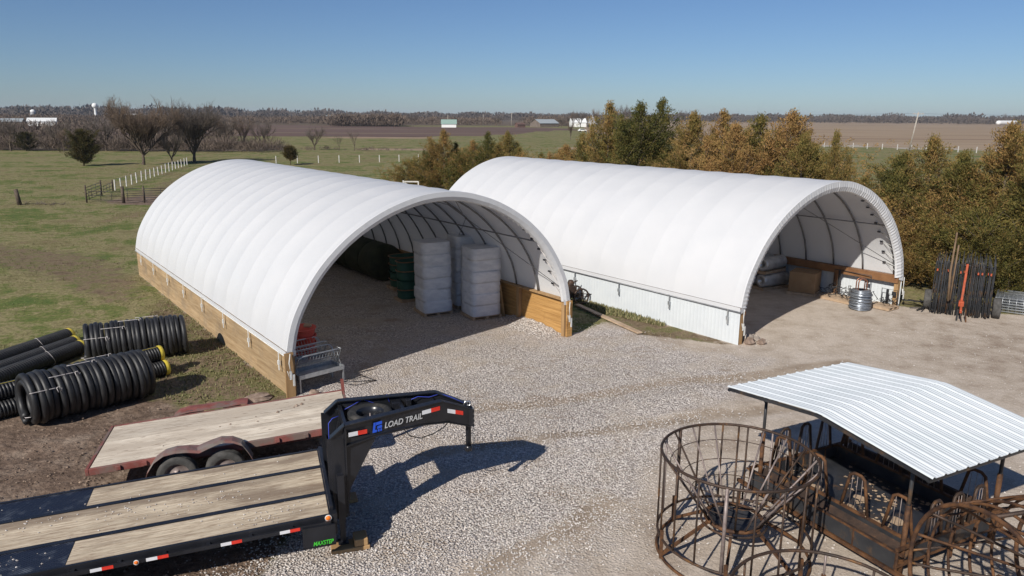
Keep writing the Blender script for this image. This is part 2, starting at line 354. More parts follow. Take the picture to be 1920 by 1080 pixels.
Z = fbm(X, Y, 0.5, 1)*0.025*near
mudz = zone(X, Y, MUD, 1.0); stz = zone(X, Y, STONE, 3.6)
Z += mudz*(fbm(X, Y, 4.0, 2)*0.03)
# wheel ruts in the soil and in the gravel
for (ax_, ay_, bx_, by_) in [(-14, 13.2, -5, 16.2), (-14, 14.9, -6, 17.8), (-1.5, 15.2, 9.5, 17.8), (-1.0, 17.0, 9.0, 20.2)]:
    e = np.array([bx_-ax_, by_-ay_]); L = e@e; t = ((X-ax_)*e[0]+(Y-ay_)*e[1])/L
    dd = np.abs((X-ax_)*e[1]-(Y-ay_)*e[0])/math.sqrt(L)
    m_ = np.exp(-(dd/0.22)**2)*np.clip(1-(np.abs(t-0.5)*2)**6, 0, 1); Z -= 0.05*m_
ruts = 0
for (ax_, ay_, bx_, by_) in [(-0.8, 14.9, 9.5, 18.3), (-2.0, 16.6, 9.0, 20.6), (-0.3, 10.6, 1.6, 12.4)]:
    e = np.array([bx_-ax_, by_-ay_]); L = e@e; t = np.clip(((X-ax_)*e[0]+(Y-ay_)*e[1])/L, -0.1, 1.1)
    dd = np.hypot(X-ax_-t*e[0], Y-ay_-t*e[1]+fbm(X, Y, 0.8, 9)*0.25); ruts = ruts+np.exp(-(dd/0.33)**2)
Z += np.where(sdpoly(X, Y, YARD) < 0, 0, 0)
vs = np.stack([X, Y, Z], -1).reshape(-1, 3); nx, ny = X.shape
idx = np.arange(nx*ny).reshape(nx, ny)
fs = np.stack([idx[:-1, :-1], idx[1:, :-1], idx[1:, 1:], idx[:-1, 1:]], -1).reshape(-1, 4)
gm = bpy.data.meshes.new('ground'); gm.from_pydata(vs.tolist(), [], fs.tolist())
gm.polygons.foreach_set('use_smooth', [True]*len(fs))
def attr(n, a): gm.attributes.new(n, 'FLOAT', 'POINT').data.foreach_set('value', np.ascontiguousarray(a, dtype=np.float32).ravel())
attr('yard', zone(X, Y, YARD, 0.9)); attr('stone', np.clip(stz-0.55*np.clip(ruts, 0, 1), 0, 1)); attr('mud', np.maximum(mudz, zone(X, Y, GATEMUD, 2)*0.85))
attr('dry', np.maximum.reduce([zone(X, Y, DRY, 1.6), zone(X, Y, DRY2, 0.8)*1.3, zone(X, Y, DRY3, 3)*0.62, zone(X, Y, LANE, 3)*0.6])); attr('tan', np.maximum.reduce([zone(X, Y, TAN, 1.2), zone(X, Y, [(-60, 150.5), (20, 172), (20, 177), (-60, 156)], 2)*.9, zone(X, Y, [(-80, 238), (40, 262), (40, 272), (-80, 246)], 3)*.9])); attr('plow', zone(X, Y, PLOW, 4))
attr('rut', np.clip(ruts, 0, 1)); attr('brush', np.maximum(zone(X, Y, BRUSH, 6), zone(X, Y, FARBROWN, 20))); attr('path', zone(X, Y, PATH, 1.5))
t = NT('ground_soil'); P_ = t.tc.outputs['Object']
def A(n): x = t.n('ShaderNodeAttribute', attribute_name=n); return x.outputs['Fac']
def soft(a, sc_, amp, lo=0.42, hi=0.58, det=6):
    n_ = t.noise(sc_, det, P_); s_ = t.math('ADD', a, t.math('MULTIPLY', t.math('SUBTRACT', n_, 0.5), amp)); return t.ramp(s_, [(lo, 0.0), (hi, 1.0)])
n1 = t.noise(0.16, 8, P_, 0.65); n2 = t.noise(1.3, 8, P_, 0.7); n3 = t.noise(9, 6, P_, 0.7)
n0 = t.noise(0.45, 7, P_, 0.7)
gmix = t.math('ADD', t.math('ADD', t.math('MULTIPLY', n1, 0.40), t.math('MULTIPLY', n2, 0.30)), t.math('MULTIPLY', n0, 0.30))
grass = t.ramp(gmix, [(0.415, (0.078, 0.110, 0.030)), (0.475, (0.125, 0.135, 0.044)), (0.51, (0.225, 0.19, 0.10)), (0.55, (0.145, 0.13, 0.056)), (0.60, (0.20, 0.145, 0.09))])
grass = t.mix(1.0, grass, t.ramp(n3, [(0.3, 0.55), (0.7, 1.65)]), 'MULTIPLY')
dryc = t.ramp(n2, [(0.35, (0.12, 0.085, 0.055)), (0.5, (0.20, 0.15, 0.095)), (0.58, (0.13, 0.13, 0.05)), (0.66, (0.22, 0.16, 0.10))])
dryc = t.mix(1.0, dryc, t.ramp(n3, [(0.3, 0.6), (0.7, 1.35)]), 'MULTIPLY')
sp = t.coords((0.004, 0.05, 1)); strips = t.noise(1.0, 5, sp)
tan = t.ramp(strips, [(0.35, (0.22, 0.16, 0.105)), (0.48, (0.34, 0.255, 0.175)), (0.58, (0.29, 0.21, 0.14)), (0.66, (0.18, 0.12, 0.085)), (0.75, (0.30, 0.22, 0.15))])
plow = t.ramp(strips, [(0.38, (0.155, 0.105, 0.088)), (0.53, (0.115, 0.076, 0.064)), (0.62, (0.20, 0.15, 0.105))])
brush = t.ramp(n1, [(0.4, (0.105, 0.078, 0.060)), (0.6, (0.16, 0.125, 0.085))])
mud = t.ramp(n2, [(0.35, (0.12, 0.082, 0.060)), (0.5, (0.19, 0.135, 0.10)), (0.66, (0.28, 0.215, 0.165))])
mud = t.mix(1.0, mud, t.ramp(n3, [(0.3, 0.55), (0.7, 1.3)]), 'MULTIPLY')
fine = t.ramp(t.math('ADD', t.math('MULTIPLY', n1, 0.4), t.math('MULTIPLY', n2, 0.6)), [(0.36, (0.25, 0.205, 0.165)), (0.47, (0.36, 0.315, 0.265)), (0.58, (0.44, 0.395, 0.345)), (0.68, (0.31, 0.26, 0.21))])
fine = t.mix(1.0, fine, t.ramp(t.noise(30, 4, P_), [(0.3, 0.78), (0.7, 1.16)]), 'MULTIPLY')
vd = t.n('ShaderNodeTexNoise'); vd.inputs['Scale'].default_value = 14; t.l(P_, vd.inputs[0])
def vor(scale, feat='F1'):
    v = t.n('ShaderNodeTexVoronoi', feature=feat); v.inputs['Scale'].default_value = scale; t.l(P_, v.inputs['Vector']); return v
v1 = vor(23); v2 = vor(29)
sepc = t.n('ShaderNodeSeparateColor'); t.l(v1.outputs['Color'], sepc.inputs[0])
sc1 = t.ramp(sepc.outputs[0], [(0.0, (0.38, 0.34, 0.31)), (0.4, (0.475, 0.435, 0.405)), (0.8, (0.60, 0.56, 0.53)), (1.0, (0.72, 0.69, 0.655))])
e1 = t.ramp(v1.outputs['Distance'], [(0.3, 1.0), (0.7, 0.50)])
stonec = t.mix(1.0, sc1, e1, 'MULTIPLY')
stonec = t.mix(t.ramp(t.noise(0.9, 6, P_), [(0.48, 0.0), (0.62, 0.75)]), stonec, fine)
stonec = t.mix(t.ramp(t.noise(0.55, 7, t.coords((1, 2.2, 1)), 0.7), [(0.57, 0.0), (0.66, 0.7)]), stonec, (0.25, 0.20, 0.155))
yardc = t.mix(soft(A('stone'), 1.1, 0.9, 0.35, 0.62), fine, stonec)
yardc = t.mix(t.math('MULTIPLY', soft(A('rut'), 1.6, 1.1, 0.35, 0.8), 0.85), yardc, t.ramp(n2, [(0.35, (0.20, 0.16, 0.12)), (0.65, (0.33, 0.28, 0.225))]))
yardc = t.mix(1.0, yardc, (1.24, 1.19, 1.15), 'MULTIPLY')
c = t.mix(soft(A('dry'), 1.5, 0.9), grass, dryc)
c = t.mix(soft(A('mud'), 1.3, 0.8, 0.4, 0.6), c, mud)
c = t.mix(soft(A('brush'), 0.1, 0.6), c, brush)
c = t.mix(soft(A('plow'), 0.06, 0.5), c, plow)
c = t.mix(soft(A('tan'), 0.15, 0.5), c, tan)
c = t.mix(soft(A('path'), 0.3, 0.4), c, (0.38, 0.34, 0.28))
ys = soft(A('yard'), 2.0, 0.7)
c = t.mix(ys, c, yardc)
t.l(c, t.b.inputs['Base Color']); t.b.inputs['Roughness'].default_value = 0.95; t.b.inputs['Specular IOR Level'].default_value = 0.1
hh = t.math('ADD', t.math('MULTIPLY', t.ramp(v1.outputs['Distance'], [(0.0, 1.0), (0.7, 0.0)]), t.math('MULTIPLY', A('stone'), 0.9)), t.math('MULTIPLY', n3, 0.7))
hh = t.math('ADD', hh, t.math('MULTIPLY', t.noise(3.5, 6, P_), t.math('MULTIPLY', A('mud'), 2.2)))
t.bump(hh, 0.9, 0.045)
gm.materials.append(t.m)
ground = bpy.data.objects.new('ground', gm); col.objects.link(ground); ground['kind'] = 'structure'

# loose gravel stones and grass tufts lying on the ground
def scatter(name, mat_, pts, sizes, shape, label, cat):
    n = len(pts); a = rng.uniform(0, 2*math.pi, n)
    bv, bf = shape; bv = np.array(bv, float); k = len(bv)
    ca, sa = np.cos(a), np.sin(a); jit = rng.uniform(0.7, 1.3, (n, k, 3))
    V = bv[None]*jit*sizes[:, None, None]
    W = np.empty_like(V); W[..., 0] = V[..., 0]*ca[:, None]-V[..., 1]*sa[:, None]; W[..., 1] = V[..., 0]*sa[:, None]+V[..., 1]*ca[:, None]; W[..., 2] = V[..., 2]
    W += pts[:, None, :]
    F = np.concatenate([[np.array(f)+i*k for f in bf] for i in range(n)]) if len(set(map(len, bf))) == 1 else None
    me = bpy.data.meshes.new(name); me.from_pydata(W.reshape(-1, 3).tolist(), [], F.tolist()); me.materials.append(mat_)
    o = bpy.data.objects.new(name, me); col.objects.link(o); return tag(o, label, cat, kind='stuff')
OCT = ([(1, 0, 0), (0, 1, 0), (-1, 0, 0), (0, -1, 0), (0.1, 0, 0.75), (0, 0, -0.4)], [(0, 1, 4), (1, 2, 4), (2, 3, 4), (3, 0, 4)])
def sample(poly, n, dens=None):
    P = np.array(poly); out = []
    lo, hi = P.min(0), P.max(0); tot = 0
    while tot < n:
        q = rng.uniform(lo, hi, (n*2, 2)); m = sdpoly(q[:, 0], q[:, 1], poly) < 0
        q = q[m]; dist = np.hypot(q[:, 0], q[:, 1]); q = q[rng.uniform(0, 1, len(q)) < np.clip((13.0/dist)**2, 0, 1)]
        out.append(q); tot += len(q)
    q = np.concatenate(out)[:n]; return np.concatenate([q, np.full((n, 1), 0.006)], 1)
gp = np.concatenate([sample([(-5.2, 8.6), (-4.4, 10.2), (-3.6, 13.3), (-4.9, 17.2), (-5.4, 18.2), (1.8, 23.0), (3.2, 24.9), (5.6, 21.5), (7.0, 21.0), (6.2, 18), (3.9, 15.8), (2.5, 13.4), (1.6, 11.5), (-0.2, 10.2), (-3, 8.6)], 32000)+np.stack([rng.normal(0, 0.45, 32000), rng.normal(0, 0.45, 32000), np.zeros(32000)], 1), sample([(-4, 8), (2, 22), (16, 26), (20, 10), (4, 6)], 7000)])
scatter('gravel', M['stones'], gp, rng.uniform(0.008, 0.024, len(gp)), OCT, 'loose pale crushed stone covering the yard in front of the sheds', 'gravel')
BL = ([(-0.25, 0, 0), (0.25, 0, 0), (0.35, 0.1, 1.0), (0.0, -0.25, 0), (0.0, 0.25, 0), (-0.45, 0.2, 0.8)], [(0, 1, 2), (3, 4, 5)])
def gsample(n):
    q = np.stack([rng.uniform(-60, 6, n*6), rng.uniform(14, 100, n*6)], 1)
    m = (sdpoly(q[:, 0], q[:, 1], YARD) > 0.05) & (sdpoly(q[:, 0], q[:, 1], MUD) > 0.2) & (q[:, 1] > -q[:, 0]*1.15) & (sdpoly(q[:, 0], q[:, 1], GATEMUD) > 0)
    q = q[m]; d = np.hypot(q[:, 0], q[:, 1]); q = q[rng.uniform(0, 1, len(q)) < np.clip((26.0/d)**2, 0, 1)]
    return np.concatenate([q[:n], np.full((len(q[:n]), 1), -0.01)], 1)
tp = gsample(52000)
cl = fbm(tp[:, 0], tp[:, 1], 0.9, 5)
tp = tp[cl > -0.25]
scatter('grass', M['grass'], tp, rng.uniform(0.03, 0.07, len(tp))*(0.7+np.hypot(tp[:, 0], tp[:, 1])/90), BL, 'patchy green and straw coloured pasture grass', 'grass')
gs = sample([(2.6, 28.0), (3.2, 26.4), (4.3, 25.3), (5.2, 24.55), (5.35, 24.75), (3.2, 27.6)], 1100)
scatter('grass', M['grass'], gs, rng.uniform(0.06, 0.16, len(gs)), BL, 'green grass strip along the foot of the white cladding', 'grass')

def gravelpile():
    t = NT('crushed_stone'); v = t.n('ShaderNodeTexVoronoi'); v.inputs['Scale'].default_value = 17; t.l(t.tc.outputs['Object'], v.inputs['Vector'])
    q = t.n('ShaderNodeSeparateColor'); t.l(v.outputs['Color'], q.inputs[0]); c = t.ramp(q.outputs[0], [(0.0, (0.44, 0.38, 0.34)), (0.4, (0.58, 0.52, 0.47)), (1.0, (0.80, 0.74, 0.69))])
    c = t.mix(1.0, c, t.ramp(v.outputs['Distance'], [(0.3, 1.0), (0.7, 0.5)]), 'MULTIPLY')
    t.bump(t.ramp(v.outputs['Distance'], [(0.0, 1.0), (0.7, 0.0)]), 0.9, 0.04); return t.done(c, 0.95)
M['gravelpile'] = gravelpile()
q = sample([(-13, 8), (-14.5, 14), (-11.5, 17.2), (-7.0, 17.0), (-5.6, 17.4), (-3.9, 14), (-3.9, 8)], 4200)
scatter('soil_clods', pm('soil_clods_soil', (0.12, 0.082, 0.060), (0.27, 0.20, 0.15), 2, 0.95, island=0.2), q, rng.uniform(0.010, 0.038, len(q))*rng.uniform(0.5, 1.2, len(q)), OCT, 'brown clods of disturbed soil around the trailers', 'soil')
q = sample([(-13.5, 27.9), (-9.9, 23.6), (-5.8, 18.0), (-8.2, 17.2), (-10.6, 18.6), (-12.6, 23.5)], 2600)
scatter('dry_grass', M['grass'], q, rng.uniform(0.03, 0.09, len(q)), BL, 'thin dry grass on the bare strip along the plank wall', 'grass')
# ------------------------------------------------------------------ the two hoop sheds
HP = [(0, 4.93), (0.5, 4.90), (1, 4.81), (1.8, 4.55), (2.6, 4.13), (3.2, 3.68), (3.75, 3.12), (4.2, 2.45), (4.48, 1.85), (4.62, 1.22)]
def dirv(az): return Vector((math.sin(R(az)), math.cos(R(az)), 0))
SH = {'L': dict(P=Vector((-5.62, 17.77, 0)), u=dirv(53.1), v=dirv(-36.95), W=9.33, L=18.45),
      'R': dict(P=Vector((7.19, 22.49, 0)), u=dirv(56.4), v=dirv(-37.6), W=9.15, L=18.45)}
def hz(d): return float(np.interp(abs(d), [q[0] for q in HP], [q[1] for q in HP]))
# evenly spaced points on the hoop, as (offset from centre, height)
raw = [(-d, z) for d, z in HP[::-1]]+HP[1:]
def smooth_curve(raw, n):
    P = [Vector((a, b)) for a, b in raw]; out = []
    for i in range(len(P)-1):
        p0, p1, p2, p3 = P[max(i-1, 0)], P[i], P[i+1], P[min(i+2, len(P)-1)]
        for k in range(8):
            q = k/8; out.append(0.5*((2*p1)+(-p0+p2)*q+(2*p0-5*p1+4*p2-p3)*q*q+(-p0+3*p1-3*p2+p3)*q**3))
    out.append(P[-1]); L = [0]
    for a, b in zip(out, out[1:]): L.append(L[-1]+(b-a).length)
    r = []
    for k in range(n+1):
        s_ = L[-1]*k/n; j = min(max(np.searchsorted(L, s_)-1, 0), len(out)-2)
        f = (s_-L[j])/(L[j+1]-L[j]+1e-9); r.append(out[j].lerp(out[j+1], f))
    return r
NP = 56
CURVE = smooth_curve(raw, NP)
def shed(k, name, label, zt):
    S = SH[k]; u, v, W, L, P = S['u'], S['v'], S['W'], S['L'], S['P']
    root = empty(name, P, 0, label, 'shed')
    kx = W/9.24
    def pt(s, t, z): return u*s+v*t+Vector((0, 0, z))
    def nrm(i):
        a = CURVE[max(i-1, 0)]; b = CURVE[min(i+1, NP)]; d = (b-a).normalized(); return Vector((-d.y, d.x))
    def ring(i, t, off):     # off outward
        c = CURVE[i]; n = nrm(i); q = c+n*off; return pt(W/2+q.x*kx, t, q.y)
    hoops = [0.30+1.22*j for j in range(15)]
    # cover : ridges over the hoops, slack between them
    ts = [0.0]; 
    for a, b in zip([0.0]+hoops, hoops+[L]):
        m = 5
        for q in range(1, m+1): ts.append(a+(b-a)*q/m)
    cv = MB(); cv.smooth = True
    rr = random.Random(3 if k == 'L' else 4); slk = {}
    def sag(t):
        for j, (a, b) in enumerate(zip([0.0]+hoops, hoops+[L])):
            if a <= t <= b+1e-6 and b-a > 0.6:
                if j not in slk: slk[j] = rr.uniform(0.035, 0.058)
                return -slk[j]*math.sin(math.pi*(t-a)/(b-a))**0.8
        return 0.0
    edges = [0.0]+hoops+[L]; cv.smooth = True
    for j, (a_, b_) in enumerate(zip(edges, edges[1:])):
        dep = rr.uniform(0.024, 0.036)*min(1, (b_-a_)/1.2)*(1.0 if k == 'L' else 0.6); vs = []; m = 6; tw_ = rr.uniform(-.008, .008)
        for q in range(m+1):
            t_ = a_+(b_-a_)*q/m; sg = -dep*math.sin(math.pi*q/m)**0.72
            for i in range(NP+1):
                e = min(i, NP-i)/6.0; vs.append(ring(i, t_, 0.045+(sg+tw_*math.sin(i*0.5+j)*math.sin(math.pi*q/m))*min(1, 0.35+e)))
        n = NP+1; cv.add(vs, [(x*n+y, x*n+y+1, (x+1)*n+y+1, (x+1)*n+y) for x in range(m) for y in range(NP)])
    cv.build('fabric_cover', M['fabric'], root, fix=False)
    sk = MB()
    for side in (0, 1):
        s0 = -0.055 if side == 0 else W+0.055
        sk.smooth = True
        sk.grid(lambda a, b: pt(s0, a*L, 1.22-0.14*b+0.0), 40, 2)
    sk.build('cover_skirt', M['fabric'], root, fix=False)
    # pleated end band at the open end
    vb = MB(); m = 120 if k == 'L' else 190; vs = []
    Ls = [0.0]
    for a, b in zip(CURVE, CURVE[1:]): Ls.append(Ls[-1]+(b-a).length)
    def onc(f):
        s_ = f*Ls[-1]; j = min(max(int(np.searchsorted(Ls, s_))-1, 0), NP-1); g_ = (s_-Ls[j])/(Ls[j+1]-Ls[j]); p_ = CURVE[j].lerp(CURVE[j+1], g_)
        n_ = nrm(j).lerp(nrm(j+1), g_); return p_, n_
    for i in range(m+1):
        p_, n_ = onc(i/m)
        pl = rr.uniform(-0.002, 0.002) if k == 'L' else (0.010 if i % 2 else -0.006)*rr.uniform(0.2, 1.4); wdt = 0.20 if k == 'L' else 0.30
        for (o_, tt) in ((0.046, 0.0), (0.038, -0.03+pl*0.3), (-wdt*0.5, -0.035+pl), (-wdt, 0.03+pl*1.6), (-wdt-0.03, 0.10)):
            q = p_+n_*o_; vs.append(pt(W/2+q.x*kx, tt, q.y))
    fs = [(a*5+b, a*5+b+1, (a+1)*5+b+1, (a+1)*5+b) for a in range(m) for b in range(4)]
    vb.add(vs, fs)
    if k == 'L' or 1:
        for side in (0, 1):
            s0 = -0.05 if side == 0 else W+0.05; s1 = 0.20 if side == 0 else W-0.20
            vb.add([pt(s0, -0.03, 1.24), pt(s1, 0.0, 1.24), pt(s1, 0.0, 1.08), pt(s0, -0.03, 1.02)], [(0, 1, 2, 3)])
    vb.build('end_band', M['fabric'], root, fix=False)
    # closed far end
    ew = MB(); vs = [ring(i, L-0.02, 0.02) for i in range(NP+1)]+[pt(W/2, L-0.02, 1.2)]
    ew.add(vs, [(i, i+1, NP+1) for i in range(NP)]); ew.build('end_wall', M['fabric'], root, fix=False)
    ew = MB(); ew.box(pt(W/2, L-0.05, 0.6), (0.05, W-0.1, 1.2), M=Matrix((v, u, Vector((0, 0, 1)))).transposed()); ew.build('end_boards', M['plank_out'] if k == 'L' else M['cladding'], root)
    # hoops: each one a part
    for j, t_ in enumerate(hoops+[L-0.1]):
        h = MB(); h.tube([ring(i, t_, -0.035) for i in range(0, NP+1, 2)], 0.034, 6); h.build('hoop', M['hoop'], root)
    for i in (10, 20, 28, 36, 46):
        h = MB(); h.tube([ring(i, 0.2, -0.10), ring(i, L-0.2, -0.10)], 0.024, 6); h.build('purlin', M['hoop'], root)
    # diagonal brace wires and the cords that lace the end band
    h = MB()
    h.tube([ring(54, 0.3, -0.08), ring(40, 2.74+1.22, -0.08), ring(30, 5.2+1.22, -0.08)], 0.012, 4)
    h.tube([ring(30, 0.3, -0.08), ring(44, 3.96, -0.08), ring(52, 6.4, -0.08)], 0.012, 4)
    h.build('brace_wire', M['hoop'], root)
    for i in range(34, 56, 2):
        h = MB(); a = ring(i, 0.10, -0.25); b = ring(i, 0.62, -0.03); c2 = ring(i+1, 0.10, -0.25)
        h.tube([a, b], 0.007, 4); h.tube([b, c2], 0.007, 4); h.build('lacing_cord', M['twine'] if k == 'L' else M['strap'], root)
        h = MB(); h.beam(b, b+v*0.11, 0.05, 0.05); h.build('lacing_clip', M['black'], root)
    Z3 = Vector((0, 0, 1))
    Mu = Matrix((v, u, Z3)).transposed()      # box axes: x along v, y along u
    # side walls
    for side in (0, 1):
        s0 = 0.0 if side == 0 else W
        if k == 'L':
            b = MB(); nb = 6; bh = 1.2/nb
            for r_ in range(nb):
                t0 = 0.0; 
                while t0 < L:
                    ln = 4.88 if (r_+int(t0)) % 2 == 0 or t0 > 0 else 2.44; t1 = min(t0+ln, L)
                    b.box(pt(s0, (t0+t1)/2, bh*(r_+0.5)-0.02), (t1-t0-0.006, 0.045, bh-0.007), M=Mu); t0 = t1
            b.build('side_boards', M['plank_out'] if side == 0 else M['plank_in'], root)
            for j in range(9):
                tt = 0.08+j*2.43; h = MB(); h.box(pt(s0+(0.10 if side == 0 else -0.10), min(tt, L-0.1), 0.60), (0.14, 0.14, 1.20), M=Mu); h.build('wall_post', M['post'], root)
            h = MB(); h.box(pt(s0+(0.09 if side == 0 else -0.09), L/2, 1.222), (L-0.02, 0.20, 0.04), M=Mu); h.build('top_plate', M['post'], root)
            h = MB(); h.box(pt(s0, -0.045, 0.595), (0.045, 0.23, 1.19), M=Mu); h.build('end_post', M['post'] if side == 0 else M['plank_in'], root)
        else:
            b = MB(); nr = 128; vs = []
            for i in range(nr+1):
                for q, off in ((0, 0.0), (0.25, 0.004), (0.35, 0.004), (0.6, 0.0)):
                    tt = min(L*(i+q)/nr, L); vs.append(pt(s0+(-0.03-off if side == 0 else 0.03+off), tt, 0.0)); vs.append(pt(s0+(-0.03-off if side == 0 else 0.03+off), tt, 1.17))
            kk = len(vs)//2; b.add(vs, [(2*i, 2*i+2, 2*i+3, 2*i+1) for i in range(kk-1)]); b.build('wall_cladding', M['cladding'], root, fix=False)
            for j in range(9):
                h = MB(); h.box(pt(s0+(0.10 if side == 0 else -0.10), min(0.09+j*2.43, L-0.1), 0.585), (0.15, 0.15, 1.17), M=Mu); h.build('wall_post', M['brownbeam'] if j else M['post'], root)
            h = MB(); h.box(pt(s0+(0.21 if side == 0 else -0.21), L/2, 1.06), (L-0.02, 0.05, 0.24), M=Mu); h.build('inner_beam', M['brownbeam'], root)
            h = MB(); h.box(pt(s0+(0.12 if side == 0 else -0.12), L/2, 1.20), (L-0.02, 0.24, 0.045), M=Mu); h.build('top_plate', M['brownbeam'], root)
        h = MB(); s1 = -0.075 if side == 0 else W+0.075; zb = 1.075 if k == 'R' else 1.10
        h.tube([pt(s1, -0.04, zb), pt(s1, L, zb)], 0.022 if k == 'R' else 0.014, 6); h.build('batten_pipe', M['hoop'] if k == 'R' else M['strap'], root)
        # ratchet straps
        sts = [0.42+2.40*j for j in range(8)]
        for tt in sts:
            h = MB(); s2 = s1+(-0.025 if side == 0 else 0.025)
            h.box(pt(s2, tt, zb-0.10), (0.045, 0.006, 0.24), M=Mu)
            h.box(pt(s2, tt, zb-0.26), (0.07, 0.05, 0.12), M=Mu)
            h.box(pt(s2+(-0.01 if side == 0 else 0.01), tt-0.02, zb-0.38), (0.05, 0.012, 0.16), M=Mu)
            h.build('ratchet_strap', M['strap'] if k == 'L' else M['galv'], root)
    for side in (0, 1):
        s2 = 0.02 if side == 0 else W-0.02
        h = MB(); h.tube([pt(s2, -0.10, 1.18), pt(s2-0.05, -0.13, 0.95), pt(s2-0.02, -0.12, 0.72)], 0.014, 5)
        h.box(pt(s2-0.02, -0.12, 0.62), (0.03, 0.05, 0.22), M=Mu); h.box(pt(s2+0.05, -0.125, 0.48), (0.02, 0.05, 0.30), M=Mu)
        h.tube([pt(s2-0.10, -0.12, 0.75), pt(s2-0.06, -0.12, 0.55), pt(s2+0.03, -0.12, 0.66)], 0.008, 4)
        h.build('corner_strap', M['strap'], root)
    return root, pt, Mu
shedL, ptL, MuL = shed('L', 'hoop_shed', 'white fabric hoop shed on low wooden plank walls, nearer the trailers', 0)
shedR, ptR, MuR = shed('R', 'hoop_shed', 'white fabric hoop shed on low white metal walls, beside the brown cedars', 0)
def WL(s, t, z=0): return SH['L']['P']+SH['L']['u']*s+SH['L']['v']*t+Vector((0, 0, z))
def WR(s, t, z=0): return SH['R']['P']+SH['R']['u']*s+SH['R']['v']*t+Vector((0, 0, z))
def rzof(az): return R(90-az)       # local x axis pointing along azimuth az

# ------------------------------------------------------------------ gooseneck trailer
def text_mesh(s, size, depth=0.004, shear=0.0, spacing=1.0, sx=1.0):
    cu = bpy.data.curves.new('lettering', 'FONT'); cu.body = s; cu.size = size; cu.extrude = depth/2; cu.shear = shear
    cu.space_character = spacing; cu.align_x = 'LEFT'; cu.offset = size*0.012
    ob = bpy.data.objects.new('lettering', cu); col.objects.link(ob)
    dg = bpy.context.evaluated_depsgraph_get(); dg.update()
    me = bpy.data.meshes.new_from_object(ob.evaluated_get(dg)); vs = [(v.co.x*sx, v.co.y, v.co.z) for v in me.vertices]; fs = [tuple(p.vertices) for p in me.polygons]
    bpy.data.objects.remove(ob); bpy.data.meshes.remove(me); return vs, fs
def wheel(name, parent, c, r, wd, ax, dusty, rimr=0.62):
    def T(p):   # local wheel axis = y
        p = Vector(p)
        return (Vector((p.x, p.y, p.z)) if ax == 'y' else Vector((p.y, p.x, p.z)) if ax == 'x' else Vector((p.x, p.z, p.y)))+Vector(c)
    def lat(prof, n=30):
        mb = MB(); vs = []
        for rr_, y in prof:
            for k in range(n): a = 2*math.pi*k/n; vs.append(T((rr_*math.cos(a), y, rr_*math.sin(a))))
        mb.smooth = True; mb.add(vs, [(i*n+k, i*n+(k+1) % n, (i+1)*n+(k+1) % n, (i+1)*n+k) for i in range(len(prof)-1) for k in range(n)]); return mb
    h = wd/2
    tp_ = [(r*rimr, -h*0.8), (r*0.80, -h), (r*0.95, -h*0.92), (r, -h*0.7)]
    for g_ in (-0.4, 0.0, 0.4): tp_ += [(r, h*(g_-0.08)), (r*0.972, h*(g_-0.05)), (r*0.972, h*(g_+0.05)), (r, h*(g_+0.08))]
    tp_ += [(r, h*0.7), (r*0.95, h*0.92), (r*0.80, h), (r*rimr, h*0.8)]
    ty = lat(tp_); w_ = ty.build('wheel', M['tyre_dusty'] if dusty else M['tyre'], parent)
    tyo = w_; tyo.name = 'tyre'
    rp = [(r*rimr, -h*0.8), (r*(rimr-0.04), -h*0.7), (r*(rimr-0.10), -h*0.3), (r*0.34, -h*0.25), (r*0.28, -h*0.42), (r*0.16, -h*0.42), (r*0.15, -h*0.75), (0.001, -h*0.78)]
    rm = lat(rp); rm2 = lat([(r*rimr, h*0.8), (r*(rimr-0.08), h*0.5), (r*(rimr-0.10), -h*0.3)]); rm.add(rm2.v, rm2.f)
    for k in range(5):
        a = 2*math.pi*k/5; q = T((r*0.22*math.cos(a), -h*0.46, r*0.22*math.sin(a))); rm.box(q, (0.025, 0.025, 0.025))
    return tyo, rm
GN = empty('gooseneck_trailer', (-2.87, 10.60, 0), rzof(71.2), 'black gooseneck flatbed trailer with clean plank deck and a spare tyre in its neck', 'trailer')
DW = 2.40
def dz(x): return 0.87+0.043*x          # deck rises towards the neck
LB = -7.4
# decking strips
def strip(y0, y1, x0, x1, n):
    b = MB(); w_ = (y1-y0)/n
    for i in range(n):
        ya = y0+w_*i+0.004; yb = y0+w_*(i+1)-0.004
        vs = [Vector((x, y, dz(x)-(0.0 if top else 0.04))) for x in (x0, x1) for y in (ya, yb) for top in (1, 0)]
        b.add(vs, [(0, 4, 6, 2), (1, 3, 7, 5), (0, 1, 5, 4), (2, 6, 7, 3), (0, 2, 3, 1), (4, 5, 7, 6)])
    return b
for (y0, y1, x0, n) in ((0.0, 0.66, -3.68, 4), (0.76, 1.66, LB, 5), (1.76, DW, -3.74, 4)):
    strip(y0, y1, x0, 0.0, n).build('deck_planks', M['deck_new'], GN)
for y0, y1 in ((0.0, 0.66), (1.76, DW)):
    b = MB(); vs = [Vector((x, y, dz(x)+0.004-(0.02 if lo else 0))) for x in (LB, -3.745 if y0 > 1 else -3.685) for y in (y0, y1) for lo in (0, 1)]
    b.add(vs, [(0, 4, 6, 2), (1, 3, 7, 5), (0, 1, 5, 4), (2, 6, 7, 3), (0, 2, 3, 1), (4, 5, 7, 6)]); b.build('tread_plate', M['blacktread'], GN)
for y0, y1 in ((0.665, 0.755), (1.665, 1.755)):
    b = MB(); vs = [Vector((x, y, dz(x)+0.012-(0.05 if lo else 0))) for x in (LB, 0.0) for y in (y0, y1) for lo in (0, 1)]
    b.add(vs, [(0, 4, 6, 2), (1, 3, 7, 5), (0, 1, 5, 4), (2, 6, 7, 3), (0, 2, 3, 1), (4, 5, 7, 6)]); b.build('deck_rail', M['black'], GN)
